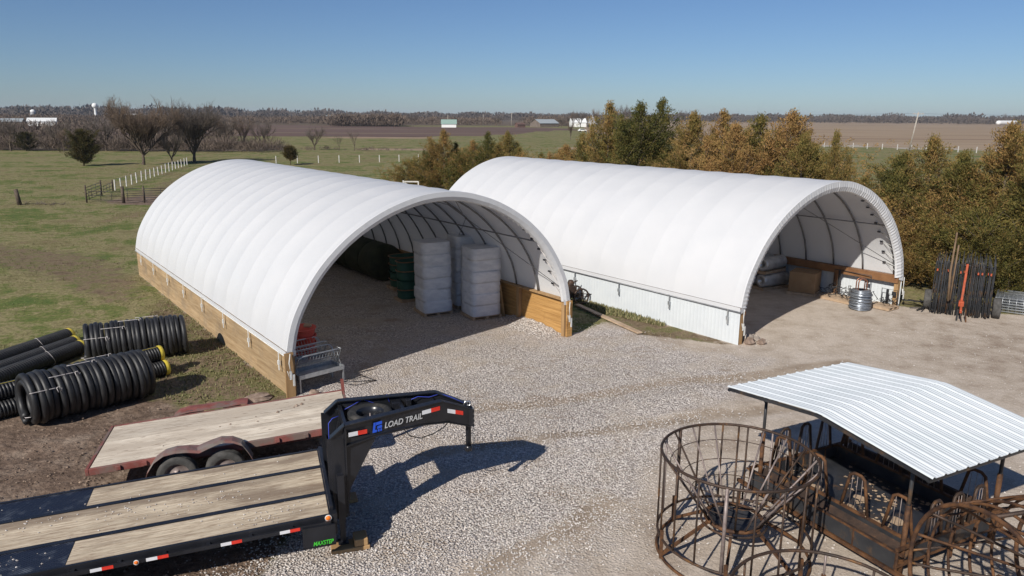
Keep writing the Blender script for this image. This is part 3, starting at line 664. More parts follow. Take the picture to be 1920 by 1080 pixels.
def slope_beam(b, x0, x1, y0, y1, zt, zb):
    vs = [Vector((x, y, dz(x)+z)) for x in (x0, x1) for y in (y0, y1) for z in (zt, zb)]
    b.add(vs, [(0, 4, 6, 2), (1, 3, 7, 5), (0, 1, 5, 4), (2, 6, 7, 3), (0, 2, 3, 1), (4, 5, 7, 6)])
fr = MB()
slope_beam(fr, LB, 0.10, -0.055, -0.008, 0.015, -0.13); slope_beam(fr, LB, 0.10, DW+0.008, DW+0.055, 0.015, -0.13)
slope_beam(fr, LB, 0.02, -0.135, -0.105, -0.055, -0.115); slope_beam(fr, LB, 0.02, DW+0.105, DW+0.135, -0.055, -0.115)      # rub rails
for x in np.arange(LB+0.2, 0, 0.6): slope_beam(fr, x, x+0.05, -0.106, -0.054, -0.045, -0.12); slope_beam(fr, x, x+0.05, DW+0.054, DW+0.106, -0.045, -0.12)
for x in np.arange(LB+0.3, 0, 0.4): slope_beam(fr, x, x+0.04, -0.007, DW+0.007, -0.045, -0.12)
slope_beam(fr, LB, 0.3, 0.62, 0.74, -0.125, -0.45); slope_beam(fr, LB, 0.3, 1.66, 1.78, -0.125, -0.45)
fr.build('frame', M['black'], GN)
b = MB(); slope_beam(b, 0.004, 0.12, -0.05, DW+0.05, 0.02, -0.34); slope_beam(b, 0.02, 0.075, 0.05, DW-0.05, 0.10, 0.021)
b.build('front_bulkhead', M['black'], GN)
b = MB(); rr_ = random.Random(21)
for i in range(260):
    c_ = rr_.choice([(-0.6, 0.4), (-1.6, 1.2), (-2.4, 1.1), (-1.2, 0.3), (-4.7, 0.3), (-4.3, 1.5), (-3.1, 1.3), None, None]); x, y = (rr_.uniform(-6.5, -0.1), rr_.uniform(0.05, 2.35)) if c_ is None else (c_[0]+rr_.gauss(0, .28), c_[1]+rr_.gauss(0, .14))
    y = min(max(y, .04), 2.36); x = min(x, -.05); s_ = rr_.uniform(0.006, 0.020); z = dz(x)+0.006
    b.add([(x+s_, y, z), (x, y+s_, z), (x-s_, y, z), (x, y-s_, z), (x, y, z+s_*0.8)], [(0, 1, 4), (1, 2, 4), (2, 3, 4), (3, 0, 4)])
ob = b.build('gravel_crumbs', M['stones'], GN, fix=False); ob['kind'] = 'stuff'
# neck side plates
def neck_y(x, side):     # half width narrows towards the coupler
    h = 0.60 if x < 0.4 else 0.60+(0.16-0.60)*(x-0.4)/(2.66-0.4)
    return 1.2+side*h
TOP = [(0.125, 1.86), (0.36, 2.06), (2.06, 2.15), (2.60, 1.91)]
BOT = [(2.60, 1.60), (2.16, 1.77), (1.70, 1.82), (0.90, 1.80), (0.42, 0.95), (0.34, 0.42), (0.125, 0.42)]
def side_plate(side):
    b = MB(); poly = TOP+BOT; n = len(poly)
    for o_ in (0.0, 0.03):
        pass
    vs = [Vector((x, neck_y(x, side)+o_*side, z)) for o_ in (0.0, -0.03) for x, z in poly]
    b.add(vs, [tuple(range(n-1, -1, -1)), tuple(range(n, 2*n))]+[(i, (i+1) % n, n+(i+1) % n, n+i) for i in range(n)])
    # flanges along the edges
    for (p, q) in zip(TOP, TOP[1:]): b.beam((p[0], neck_y(p[0], side)-0.045*side, p[1]+0.010), (q[0], neck_y(q[0], side)-0.045*side, q[1]+0.010), 0.13, 0.018)
    lowr = [(2.60, 1.595), (2.16, 1.765), (1.70, 1.815), (0.90, 1.80), (0.36, 1.72)]
    for (p, q) in zip(lowr, lowr[1:]): b.beam((p[0], neck_y(p[0], side)-0.035*side, p[1]-0.012), (q[0], neck_y(q[0], side)-0.035*side, q[1]-0.012), 0.12, 0.018)
    b.beam((0.365, neck_y(.3, side)+0.012*side, 0.45), (0.365, neck_y(.3, side)+0.012*side, 2.03), 0.02, 0.03, (0, 1, 0))
    b.beam((0.12, neck_y(.3, side)-0.02*side, 0.5), (0.12, neck_y(.3, side)-0.02*side, 1.86), 0.10, 0.016, (0, 1, 0))
    return b.build('neck_side', M['black'], GN)
side_plate(-1); side_plate(1)
for x in (1.42, 2.0): b = MB(); b.beam((x, neck_y(x, -1)+0.03, 1.93), (x, neck_y(x, 1)-0.03, 1.93), 0.06, 0.22); b.build('neck_cross_member', M['black'], GN)
b = MB(); b.beam((0.40, 0.64, 1.90), (0.40, 1.76, 1.90), 0.05, 0.18); b.build('neck_cross_member', M['black'], GN)
b = MB(); b.beam((0.24, 0.64, 1.05), (0.24, 1.76, 1.05), 0.08, 0.18); b.build('riser_cross_member', M['black'], GN)
for y in (0.70, 1.70): b = MB(); b.beam((0.40, y, 1.80), (0.16, y, 0.75), 0.05, 0.05); b.build('riser_brace', M['black'], GN)
b = MB(); b.box((2.63, 1.2, 1.745), (0.09, 0.36, 0.33)); b.build('coupler_plate', M['black'], GN)
b = MB(); b.tube([(2.62, 1.2, 1.08), (2.62, 1.2, 1.98)], 0.052, 12); b.tube([(2.62, 1.2, 1.04), (2.62, 1.2, 1.14)], 0.068, 12)
b.box((2.685, 1.2, 1.70), (0.05, 0.09, 0.06)); b.box((2.685, 1.2, 1.62), (0.05, 0.09, 0.04)); b.build('coupler', M['black'], GN)
b = MB(); b.tube([(2.50, 1.06, 1.99), (2.52, 1.06, 2.05), (2.60, 1.05, 2.05), (2.62, 1.05, 1.98), (2.57, 1.05, 1.97)], 0.016, 6); b.build('shackle', M['chrome'], GN)
b = MB()
for i in range(15):
    z = 1.90-0.045*i; x = 2.665+0.006*(i % 2)
    b.tube([(x+0.018*math.cos(a)*(1 if i % 2 else .3), 1.04+0.018*math.cos(a)*(.3 if i % 2 else 1), z+0.03*math.sin(a)) for a in np.linspace(0, 6.28, 8, endpoint=False)], 0.006, 4, closed=True)
b.build('safety_chain', M['hoop'], GN)
# spare
tyo, rm = wheel('spare', GN, (0.86, 1.2, 1.93), 0.385, 0.22, 'z', False); tyo.name = 'spare_tyre'; rm.build('spare_rim', M['black'], tyo)
b = MB(); b.tube([(0.86, 1.2, 1.6), (0.86, 1.2, 1.99)], 0.012, 6); b.build('spare_bolt', M['rim'], GN)
# brake and light cables
b = MB()
b.tube([(0.16, 1.45, 1.25), (0.17, 1.45, 1.78), (0.24, 1.47, 1.86), (0.36, 1.5, 1.88)], 0.007, 5)
b.tube([(0.45, 1.62, 1.93), (0.62, 1.66, 1.99), (0.80, 1.70, 2.06), (1.0, 1.6, 2.0)], 0.006, 5)
b.tube([(1.22, 1.62, 2.13), (1.26, 1.58, 2.0)], 0.006, 5)
b.tube([(1.55, 1.42, 2.04), (1.75, 1.43, 2.10), (1.95, 1.42, 2.07), (2.15, 1.40, 2.12), (2.35, 1.33, 2.05), (2.55, 1.27, 1.94)], 0.006, 5)
b.build('blue_cable', M['blueline'], GN)
b = MB(); b.tube([(1.35, 0.85, 1.80), (1.48, 0.82, 1.64), (1.66, 0.8, 1.58), (1.9, 0.82, 1.63), (2.1, 0.88, 1.70), (2.2, 0.95, 1.77)], 0.010, 5); b.build('hanging_hose', M['hose'], GN)
b = MB(); b.box((1.35, 1.42, 1.99), (0.16, 0.14, 0.14)); b.box((1.58, 1.45, 1.99), (0.10, 0.10, 0.16)); b.build('battery_box', M['black'], GN, bevel=0.01)
# jacks, foot plates
for yj in (0.44, 1.96):
    b = MB(); b.beam((0.24, yj, 0.10), (0.24, yj, 1.15), 0.09, 0.09); b.beam((0.24, yj, 0.45), (0.24, yj, 1.30), 0.11, 0.11)
    b.box((0.24, yj, 0.085), (0.17, 0.17, 0.02)); j = b.build('jack', M['black'], GN)
# side step and lettering
b = MB(); b.box((-0.17, -0.15, 0.60), (0.50, 0.03, 0.34)); b.box((-0.17, -0.11, 0.43), (0.50, 0.11, 0.02)); b.build('side_step', M['black'], GN)
def flat_text(s, size, org, xdir, ydir, ndir, shear, sp, sx, m, name):
    vs, fs_ = text_mesh(s, size, 0.004, shear, sp, sx); b = MB()
    xd, yd, nd = Vector(xdir).normalized(), Vector(ydir).normalized(), Vector(ndir).normalized()
    b.add([Vector(org)+xd*v[0]+yd*v[1]+nd*(v[2]+0.004) for v in vs], fs_); return b.build(name, m, GN, fix=False)
flat_text('MAXSTEP', 0.10, (-0.27, -0.168, 0.455), (1, 0, 0.02), (0, 0, 1), (0, -1, 0), 0.25, 1.0, 0.72, M['limeletter'], 'lettering')
def on_neck(x, z, off=0.006): return Vector((x, neck_y(x, -1)-off, z))
nxd = (on_neck(2.0, 1.86)-on_neck(0.8, 1.86)); nn = Vector((nxd.y, -nxd.x, 0)).normalized()
xd = Vector((nxd.x, nxd.y, nxd.length*0.055)).normalized(); yd = Vector((0, 0, 1))
flat_text('LOAD TRAIL', 0.145, on_neck(1.025, 1.885), xd, yd, nn, 0.22, 1.02, 0.83, M['letter'], 'lettering')
def tape(x0, z0, ln, h, flip=False, slope=0.0):
    for i, m in ((0, 'reflw'), (1, 'reflr')):
        b = MB(); xa, xb = x0+ln*i/2, x0+ln*(i+1)/2; za, zb_ = z0+slope*(xa-x0), z0+slope*(xb-x0)
        b.add([on_neck(xa, za), on_neck(xb, zb_), on_neck(xb, zb_+h), on_neck(xa, za+h)], [(0, 1, 2, 3)]); b.build('reflective_tape', M[m], GN, fix=False)
b = MB(); b.box((0.135, 1.2, 0.92), (0.012, 1.16, 1.04)); b.build('headboard', M['black'], GN)
b = MB(); b.box((0.98, 1.2, 1.815), (0.84, 0.90, 0.012)); b.build('tyre_tray', M['black'], GN)
b = MB(); b.box((1.72, 1.2, 1.86), (0.42, 0.60, 0.012)); b.build('neck_floor', M['black'], GN)
tape(0.42, 1.86, 0.31, 0.075); tape(1.70, 1.985, 0.33, 0.075, slope=0.07); tape(2.17, 1.93, 0.30, 0.075, slope=-0.35)
b = MB()     # blue block logo
def pn(x, z): return on_neck(x, z, 0.007)
for q in ([(0.82, 1.845), (0.89, 1.845), (0.90, 1.89), (0.865, 1.89), (0.885, 2.02), (0.845, 2.02)], [(0.87, 1.965), (0.985, 1.975), (0.99, 2.03), (0.88, 2.02)], [(0.90, 1.90), (0.985, 1.91), (0.985, 1.96), (0.905, 1.95)], [(0.91, 1.85), (0.94, 1.85), (0.945, 1.895), (0.912, 1.893)], [(0.955, 1.85), (0.98, 1.855), (0.983, 1.90), (0.957, 1.895)]):
    b.add([pn(x, z) for x, z in q], [tuple(range(len(q)))])
b.build('logo', M['logoblue'], GN, fix=False)
# tape and lamps along the side rail
for x0 in (-0.75, -1.60, -2.62, -3.35, -4.15, -5.6):
    for i, m in ((0, 'reflw'), (1, 'reflr')):
        b = MB(); xa, xb = x0+0.15*i, x0+0.15*(i+1)
        b.add([(xa, -0.137, dz(xa)-0.112), (xb, -0.137, dz(xb)-0.112), (xb, -0.137, dz(xb)-0.058), (xa, -0.137, dz(xa)-0.058)], [(0, 1, 2, 3)]); b.build('reflective_tape', M[m], GN, fix=False)
def lamp(x, y, z, r, o):
    b = MB(); b.lathe([(0.001, -0.02), (r*0.7, -0.02), (r, -0.008), (r, 0.0)], (x, y, z), 16, 'y'); a = b.build('marker_lamp', M['amber'], GN)
    b = MB(); b.lathe([(r*1.0, -0.004), (r*1.28, -0.012), (r*1.32, 0.006)], (x, y, z), 16, 'y'); b.build('lamp_ring', M['strap'], a)
lamp(-0.015, -0.075, 0.845, 0.040, 0); lamp(-2.75, -0.14, dz(-2.75)-0.09, 0.028, 0); lamp(-4.62, -0.15, dz(-4.6)-0.20, 0.05, 0)
b = MB(); b.tube([(0.3, 0.62, 0.42), (0.36, 0.6, 0.50), (0.44, 0.6, 0.50), (0.46, 0.61, 0.42)], 0.010, 5); b.build('tie_hook', M['hoop'], GN)
# rear axle wheels (seen only from the side)
for xw in (-5.7, -6.6):
    for yw in (-0.02, DW+0.02):
        tyo, rm = wheel('w', GN, (xw, yw, 0.36), 0.36, 0.22, 'y', False); rm.build('rim', M['rim'], tyo)
# wooden blocks under the jacks
for i, (px_, py_) in enumerate(((0.26, 0.36), (0.26, 1.96))):
    p = Vector((-2.87, 10.60, 0))+Matrix.Rotation(rzof(71.2), 3, 'Z') @ Vector((px_, py_, 0))
    b = MB(); b.box((0.08, 0, 0.035), (0.62, 0.30, 0.07))
    if i == 0: b.box((0.25, 0.0, 0.135), (0.22, 0.28, 0.125))
    single(b, 'jack_block', M['ply'], p, ['pale timber block under the near jack of the black gooseneck trailer', 'timber block under the far jack of the black gooseneck trailer, in its shade'][i], 'wood block', None, rzof(71.2), bevel=0.008)

# ------------------------------------------------------------------ red plank-deck car trailer
CT = empty('flatbed_trailer', (-7.77, 12.62, 0), 0, 'faded red low trailer with weathered plank deck and tandem wheels', 'trailer')
CT.rotation_euler = (R(-1.5), R(-3.9), rzof(73.2))
CL, CW, CZ = 4.75, 2.10, 0.60
b = MB(); n = 12
for i in range(n):
    w_ = CW/n; b.box((CL/2, w_*(i+0.5), CZ-0.02), (CL-0.02, w_-0.006, 0.04))
b.build('deck_planks', M['deck_old'], CT)
b = MB(); b.box((CL/2+0.01, -0.035, CZ-0.055), (CL+0.02, 0.06, 0.13)); b.box((CL/2+0.01, CW+0.035, CZ-0.055), (CL+0.02, 0.06, 0.13)); b.box((-0.035, CW/2, CZ-0.055), (0.06, CW+0.12, 0.13)); b.box((CL+0.03, CW/2, CZ-0.055), (0.05, CW+0.12, 0.13))
for x in np.arange(0.4, CL, 0.6): b.box((x, CW/2, CZ-0.09), (0.05, CW-0.02, 0.09))
b.box((CL/2+0.6, 0.35, CZ-0.22), (CL-1.2, 0.08, 0.17)); b.box((CL/2+0.6, CW-0.35, CZ-0.22), (CL-1.2, 0.08, 0.17))
for x in (0.5, 0.95, 3.35, 3.9): b.box((x, -0.085, CZ-0.05), (0.09, 0.05, 0.08))
b.build('frame', M['redpaint'], CT, bevel=0.006)
b = MB(); b.beam((CL, 0.3, CZ-0.12), (CL+1.1, CW/2-0.05, CZ-0.12), 0.07, 0.10); b.beam((CL, CW-0.3, CZ-0.12), (CL+1.1, CW/2+0.05, CZ-0.12), 0.07, 0.10); b.build('tongue', M['redpaint'], CT)
b = MB(); b.beam((CL+0.03, CW+0.02, CZ-0.05), (CL+0.03, CW+0.02, CZ+0.27), 0.07, 0.05, (0, 1, 0)); b.build('stake', M['redpaint'], CT)
# tandem fenders (dented, following the two wheels)
for side in (-1, 1):
    y0 = -0.04 if side < 0 else CW+0.04
    HL, HM = (0.15, 0.29) if side < 0 else (0.20, 0.36)
    prof = [(0.82, 0.30), (0.90, 0.48), (1.04, 0.66), (1.22, 0.76), (1.42, 0.79), (1.62, 0.76), (1.80, 0.74), (2.0, 0.79), (2.22, 0.83), (2.42, 0.80), (2.58, 0.70), (2.68, 0.55), (2.74, 0.36)]
    if side > 0: prof = [(0.95, 0.40), (1.02, 0.55), (1.15, 0.63), (1.35, 0.655), (1.6, 0.65), (1.9, 0.65), (2.2, 0.655), (2.4, 0.66), (2.55, 0.63), (2.65, 0.52), (2.70, 0.40)]
    prof = [(x+0.13, z) for x, z in prof]
    b = MB(); vs = []; rr_ = random.Random(5)
    for x, z in prof:
        j = rr_.uniform(-0.02, 0.02); vs += [Vector((x, y0, z-0.02+j*.3)), Vector((x+j, y0+side*HL, z+j)), Vector((x, y0+side*HM, z-0.005+j)), Vector((x-(0.02 if x < 1.8 else -0.02), y0+side*(HM+.01), z-0.06+j))]
    m_ = len(prof); b.smooth = False
    b.add(vs, [(4*i+k, 4*i+k+1, 4*i+5+k, 4*i+4+k) for i in range(m_-1) for k in range(3)])
    f = b.build('fender', M['fender'] if side < 0 else M['redpaint'], CT, fix=False); so_ = f.modifiers.new('thick', 'SOLIDIFY'); so_.thickness = 0.008
    for xw in (1.50, 2.35):
        tyo, rm = wheel('w', CT, (xw, y0+side*0.14, 0.37-0.068*xw-(0.0 if side < 0 else -0.03)), 0.365, 0.22, 'y', True); rm.build('rim', M['rim'], tyo)
        if side > 0: pass
b = MB()
for x, y, s_ in ((3.35, 1.35, .05), (3.42, 1.42, .035), (3.75, 1.55, .055), (3.85, 1.6, .05), (3.68, 1.5, .03), (2.95, 1.0, .03), (2.4, 1.1, .03), (2.2, 1.05, .02), (2.9, 1.3, .02), (1.2, .5, .02), (3.9, 1.85, .03)):
    vv = [Vector(v) for v in ((1, 0, 0), (-1, 0, 0), (0, 1, 0), (0, -1, 0), (0, 0, .8), (0, 0, -.1))]
    b.add([Vector((x, y, CZ+0.005))+v*s_*random.uniform(.7, 1.3) for v in vv], [(0, 2, 4), (2, 1, 4), (1, 3, 4), (3, 0, 4)])
b.build('mud_clods', M['rock2'], CT)

# ------------------------------------------------------------------ corrugated drain pipes and coils
def pipe(p0, p1, r, label, grp, twine=True, stripe=False):
    p0, p1 = Vector(p0), Vector(p1); d = p1-p0; L_ = d.length
    az = math.atan2(d.y, d.x)
    o = empty('drain_pipe', (p0.x, p0.y, p0.z), az, label, 'drain pipe', grp)
    b = MB(); n = int(L_/0.075); prof = []
    for i in range(n):
        x = -L_+0.0; a = i*L_/n; q = L_/n
        prof += [(r, a), (r, a+q*0.45), (r*0.915, a+q*0.55), (r*0.915, a+q*0.95)]
    b.lathe(prof, (0, 0, 0), 18, 'x'); b.smooth = True
    b.build('pipe_wall', M['plastic'], o)
    e = MB(); e.lathe([(r*1.01, L_-0.10), (r*1.025, L_-0.05), (r*1.01, L_+0.005), (r*0.9, L_+0.012), (r*0.5, L_+0.006), (0.01, L_+0.004)], (0, 0, 0), 18, 'x'); e.build('end_wrap', M['yellow'], o)
    if stripe:
        s_ = MB(); s_.box((L_/2, -r*0.25, r*0.985), (L_, 0.012, 0.006)); s_.build('yellow_line', M['yellow'], o)
    for x in (L_*0.45, L_*0.8):
        t_ = MB(); t_.tube([(x+0.05*math.sin(a*2), r*1.015*math.cos(a), r*1.015*math.sin(a)) for a in np.linspace(0, 6.28, 20, endpoint=False)], 0.006, 4, closed=True); t_.build('twine', M['twine'], o)
    return o
g1 = 'drain pipes bundled beside the coils'
def ext(p1, p0, L_): # start point so that the pipe ends at p1
    d = (Vector(p1)-Vector(p0)).normalized(); return Vector(p1)-d*L_
rP = 0.215
for a, bq, lab, st_ in (((-12.86, 21.19, .22), (-13.47, 18.48, .22), 'black pipe lying lowest and frontmost of the three behind, by the long coil', False), ((-13.30, 21.65, .22), (-14.05, 18.95, .22), 'black pipe in the middle of the three at the left edge', False),
                    ((-13.95, 22.45, .22), (-14.75, 19.7, .22), 'black pipe farthest back on the grass, at the left edge', False)):
    az_ = R(14); d_ = Vector((math.sin(az_), math.cos(az_), 0))
    pipe(Vector(a)-d_*6.0, a, rP, lab, g1, stripe=st_)
az_ = R(38.5); d_ = Vector((math.sin(az_), math.cos(az_), 0)); pr = Vector((d_.y, -d_.x, 0))
E1 = Vector((-9.50, 19.40, .22))
for a, lab, st_ in ((E1, 'black pipe with torn yellow end wrap, frontmost of the bundle between the coils', False), (E1-pr*0.21+Vector((0, 0, .37))-d_*0.02, 'black pipe with a thin yellow line, resting on top between the coils', True), (E1-pr*0.60-d_*0.05+Vector((0, 0, .0)), 'black pipe at the back of the bundle between the coils', False)):
    pipe(a-d_*6.0, a, rP, lab, g1, stripe=st_)
def coil(c, az, L_, r, loops, label, lean=0.0):
    d = dirv(az); o = empty('pipe_coil', (c[0], c[1], 0), rzof(az), label, 'pipe coil', 'coils of black drain pipe')
    rr_ = random.Random(int(L_*100)+int(c[0]*7)); tr = L_/loops/2*1.04
    b = MB()
    for lay in range(2):
        R_ = r-tr-lay*tr*1.75; pts = []
        for i in range(loops*30+1):
            a = 2*math.pi*i/30; x = (i/(loops*30.0))*(L_-2*tr)+tr-L_/2
            k_ = i//30; jit = 0.018*math.sin(k_*2.1+a)+0.012*math.sin(k_*1.3)
            pts.append((x+0.02*math.sin(k_*1.7), (R_+jit)*math.sin(a), R_+tr+lay*tr*1.75+(R_+jit)*-math.cos(a)*0.985))
        b.tube(pts, tr*1.02, 9)
    b.build('coiled_pipe', M['plastic'], o)
    for k in range(5):
        a0 = R(-25+k*32)
        t_ = MB(); xs = -L_/2+L_*(0.03+0.16*k); R2 = r*1.012
        pts = [(xs+i*0.06, R2*-math.sin(R(62-26*k)), r+R2*math.cos(R(62-26*k))) for i in range(10)]
        t_.tube(pts, 0.0075, 4); e = Vector(pts[-1])
        t_.tube([e, e+Vector((0.05, -0.03, 0.03)), e+Vector((0.08, -0.04, -0.08)), e+Vector((0.10, -0.03, -0.02))], 0.007, 4)
        t_.tube([e, e+Vector((0.02, -0.05, -0.10))], 0.007, 4); t_.build('twine', M['twine'], o)
    t_ = MB(); t_.tube([(-L_/2-0.01, -r*0.5, r*0.5), (-L_/2-0.03, -r*0.7, r*0.55), (-L_/2+0.05, -r*0.9, r*0.6)], 0.008, 4); t_.build('twine', M['twine'], o)
    return o
coil((-10.22, 16.90), 43.5, 2.85, 0.62, 19, 'long black pipe coil nearest the trailers, tied with pale twine')
coil((-11.0, 20.80), 63, 2.75, 0.60, 20, 'black pipe coil lying behind the yellow ended pipes, near the plank wall')

# ------------------------------------------------------------------ things inside and beside the near shed
def wrapped_stack(c, rz, wx, wy, h, layers, label):
    o = empty('wrapped_pallet_stack', c, rz, label, 'pallet stack', 'white wrapped stacks in the near shed')
    b = MB(); b.box((0, 0, 0.02), (wx, wy, 0.02)); b.box((0, 0, 0.105), (wx, wy, 0.02))
    for x in (-wx/2+0.05, 0, wx/2-0.05): b.box((x, 0, 0.062), (0.09, wy, 0.065))
    b.build('pallet', M['pallet'], o)
    b = MB(); rr_ = random.Random(int(c[0]*100)); n = layers; lh = (h-0.12)/n; secs = 28
    rows = []
    for k in range(n):
        ox, oy = rr_.uniform(-.02, .02), rr_.uniform(-.02, .02)
        for f, inset in ((0.0, 0.016), (0.12, 0.004), (0.5, 0.0), (0.88, 0.004), (1.0, 0.016)): rows.append((0.12+lh*(k+f), inset+rr_.uniform(0, .008), ox, oy))
    vs = []; b.smooth = True
    for z, ins, ox, oy in rows:
        for i in range(secs):
            a = 2*math.pi*(i+0.5)/secs; ca, sa = math.cos(a), math.sin(a); p_ = 12
            rad = (abs(ca)**p_+abs(sa)**p_)**(-1/p_); vs.append((ca*rad*(wx/2-ins)+ox+rr_.uniform(-.006, .006), sa*rad*(wy/2-ins)+oy+rr_.uniform(-.006, .006), z))
    b.add(vs, [(r_*secs+i, r_*secs+(i+1) % secs, (r_+1)*secs+(i+1) % secs, (r_+1)*secs+i) for r_ in range(len(rows)-1) for i in range(secs)])
    top = (len(rows)-1)*secs; b.add([(0, 0, h+0.02)]+[vs[top+i] for i in range(secs)], [(0, 1+i, 1+(i+1) % secs) for i in range(secs)])
    b.build('white_wrap', M['wrap'], o, fix=False)
    return o
za = rzof(62)
wrapped_stack((-2.88, 26.28, 0), za, 1.12, 1.05, 2.66, 6, 'white wrapped pallet stack standing left of the other two in the near shed')
wrapped_stack((-1.12, 25.86, 0), za, 1.14, 1.10, 2.54, 6, 'white wrapped pallet stack nearest the plank wall and the yard')
wrapped_stack((-1.78, 27.35, 0), za, 1.10, 1.0, 2.72, 6, 'tallest white wrapped stack, standing behind the gap between the other two')
def oval_tanks(c, rz, wx, wy, n, h, label, m):
    o = empty('stock_tank_stack', c, rz, label, 'tank stack', 'green stock tanks stacked in the near shed')
    b = MB(); b.box((0, 0, 0.06), (wx, wy*0.9, 0.12)); b.build('pallet', M['pallet'], o)
    lh = h/n
    for k in range(n):
        t_ = MB(); z0 = 0.13+k*lh; vs = []; t_.smooth = True
        prof = [(0.90, z0), (0.93, z0+lh*0.3), (0.90, z0+lh*0.38), (0.95, z0+lh*0.7), (0.93, z0+lh*0.78), (0.98, z0+lh*0.95), (1.0, z0+lh*0.98)]
        if k == n-1: prof += [(0.93, z0+lh*0.98), (0.88, z0+lh*0.3), (0.02, z0+lh*0.3)]
        for f, z in prof:
            for i in range(28):
                a = 2*math.pi*i/28; ca, sa = math.cos(a), math.sin(a); q = (abs(ca)**3+abs(sa)**3)**(-1/3); vs.append((ca*q*wx/2*f, sa*q*wy/2*f, z))
        t_.add(vs, [(r_*28+i, r_*28+(i+1) % 28, (r_+1)*28+(i+1) % 28, (r_+1)*28+i) for r_ in range(len(prof)-1) for i in range(28)])
        t_.build('tank', M['greentank'], o, fix=False)
        if k == n-1 or k % 2 == 0:
            r_ = MB(); pts = []
            for i in range(28):
                a = 2*math.pi*i/28; ca, sa = math.cos(a), math.sin(a); q = (abs(ca)**3+abs(sa)**3)**(-1/3); pts.append((ca*q*wx/2, sa*q*wy/2, z0+lh*0.98))
            r_.tube(pts, 0.022, 6, closed=True); r_.build('tank_rim', M['tankrim'], o)
    return o
oval_tanks((-4.45, 30.25, 0), rzof(58), 1.35, 0.95, 4, 1.25, 'farther stack of green oval stock tanks, by the dark bales', 0)
oval_tanks((-3.95, 28.15, 0), rzof(58), 1.1, 0.8, 4, 1.45, 'nearer stack of green stock tanks, half hidden by a white wrapped stack', 0)
bale0 = None
for i in range(5):
    p = WL(8.42, 11.5+1.36*i); lab = ['round bale at the front end of the dark row in the near shed', 'second dark round bale from the front, behind the tank stack', 'third dark round bale from the front of the row in the near shed', 'fourth dark round bale from the front of the row in the near shed', 'last dark round bale, deepest in the near shed'][i]
    b = MB(); rr_ = random.Random(i); prof = [(0.001, -0.64), (0.4, -0.65), (0.74, -0.63), (0.80, -0.55)]+[(0.81+rr_.uniform(-.01, .01), x) for x in np.linspace(-0.45, 0.45, 7)]+[(0.80, 0.55), (0.74, 0.63), (0.4, 0.65), (0.001, 0.64)]
    b.lathe(prof, (0, 0, 0.80), 28, 'x'); single(b, 'round_bale', M['bale'], p, lab, 'bale', 'dark round bales in the near shed', rzof(-36.95), fix=True)
for i, (s_, t_) in enumerate(((5.0, 15.6), (3.2, 15.7), (1.4, 15.8))):
    b = MB(); prof = [(0.001, -0.64), (0.4, -0.65), (0.74, -0.63), (0.80, -0.55), (0.81, 0), (0.80, 0.55), (0.74, 0.63), (0.4, 0.65), (0.001, 0.64)]
    b.lathe(prof, (0, 0, 0.80), 28, 'x'); single(b, 'round_bale', M['bale'], WL(s_, t_), ['round bale against the end wall next to the dark row, near shed', 'round bale at the middle of the end wall, near shed', 'round bale in the lawn-side corner of the near shed'][i], 'bale', 'dark round bales in the near shed', rzof(-36.95))
b = MB(); b.box((0, 0, 0.6), (0.02, 1.22, 1.20), M=Matrix.Rotation(R(-9), 3, 'Y')); single(b, 'plywood_sheet', M['ply'], WL(8.98, 3.75), 'brown plywood sheet leaning on the plank wall behind the white stack', 'plywood', None, rzof(53.1))
# red tubs
o = empty('red_tub_stack', (-5.90, 20.0, 0), 0, 'stack of red plastic tubs behind the galvanised hay feeder', 'tub stack')
for k in range(5):
    b = MB(); z0 = 0.10+k*0.22; b.lathe([(0.34, z0), (0.375, z0+0.19), (0.405, z0+0.20), (0.405, z0+0.235), (0.38, z0+0.235)]+([(0.34, z0+0.05), (0.01, z0+0.05)] if k == 4 else []), (0, 0, 0), 26); b.build('tub', M['redplastic'], o)
b = MB(); b.box((0.15, 0.1, 1.24), (0.22, 0.16, 0.10)); b.build('bag', M['pallet'], o, bevel=0.03)
# galvanised bunk hay feeders
def hay_feeder(c, az, label, behind=False):
    o = empty('hay_feeder', c, rzof(az), label, 'hay feeder', 'galvanised hay feeders at the shed corner')
    Lx, Wy = 1.30, 0.62
    b = MB(); b.box((Lx/2, Wy/2, 0.40), (Lx, Wy, 0.012)); b.box((Lx/2, 0, 0.45), (Lx, 0.03, 0.11)); b.box((Lx/2, Wy, 0.45), (Lx, 0.03, 0.11)); b.box((0, Wy/2, 0.45), (0.03, Wy, 0.11)); b.box((Lx, Wy/2, 0.45), (0.03, Wy, 0.11)); b.build('tray', M['galv'], o)
    for x in (0.02, Lx-0.02):
        for y in (0.02, Wy-0.02): b = MB(); b.beam((x, y, 0), (x, y, 0.42), 0.04, 0.04); b.build('leg', M['galv'], o)
    for sgn, y1 in ((0, 0.04), (1, Wy-0.04)):
        b = MB(); ym = Wy/2; z0, z1 = 0.50, 0.98; r_ = 0.12; x0, x1 = 0.03, Lx-0.03
        def q(x, f): return (x, ym+(y1-ym)*f, z0+(z1-z0)*f)
        b.tube([q(x0, 0), q(x0, 0.80), q(x0+0.03, 0.93), q(x0+0.12, 1), q(x1-0.12, 1), q(x1-0.03, 0.93), q(x1, 0.8), q(x1, 0)], 0.016, 6)
        for x in np.arange(x0+0.09, x1-0.03, 0.09): b.tube([q(x, 0), q(x, 0.99)], 0.005, 4)
        for f in (0.3, 0.62): b.tube([q(x0, f), q(x1, f)], 0.006, 4)
        b.build('rack_panel', M['galv'], o)
    b = MB()
    for x in (0.03, Lx-0.03): b.tube([(x, 0.05, 0.96), (x, Wy-0.05, 0.96)], 0.008, 4); b.tube([(x, 0.1, 0.5), (x, Wy/2, 0.9), (x, Wy-0.1, 0.5)], 0.008, 4)
    b.build('rack_tie', M['galv'], o)
    return o
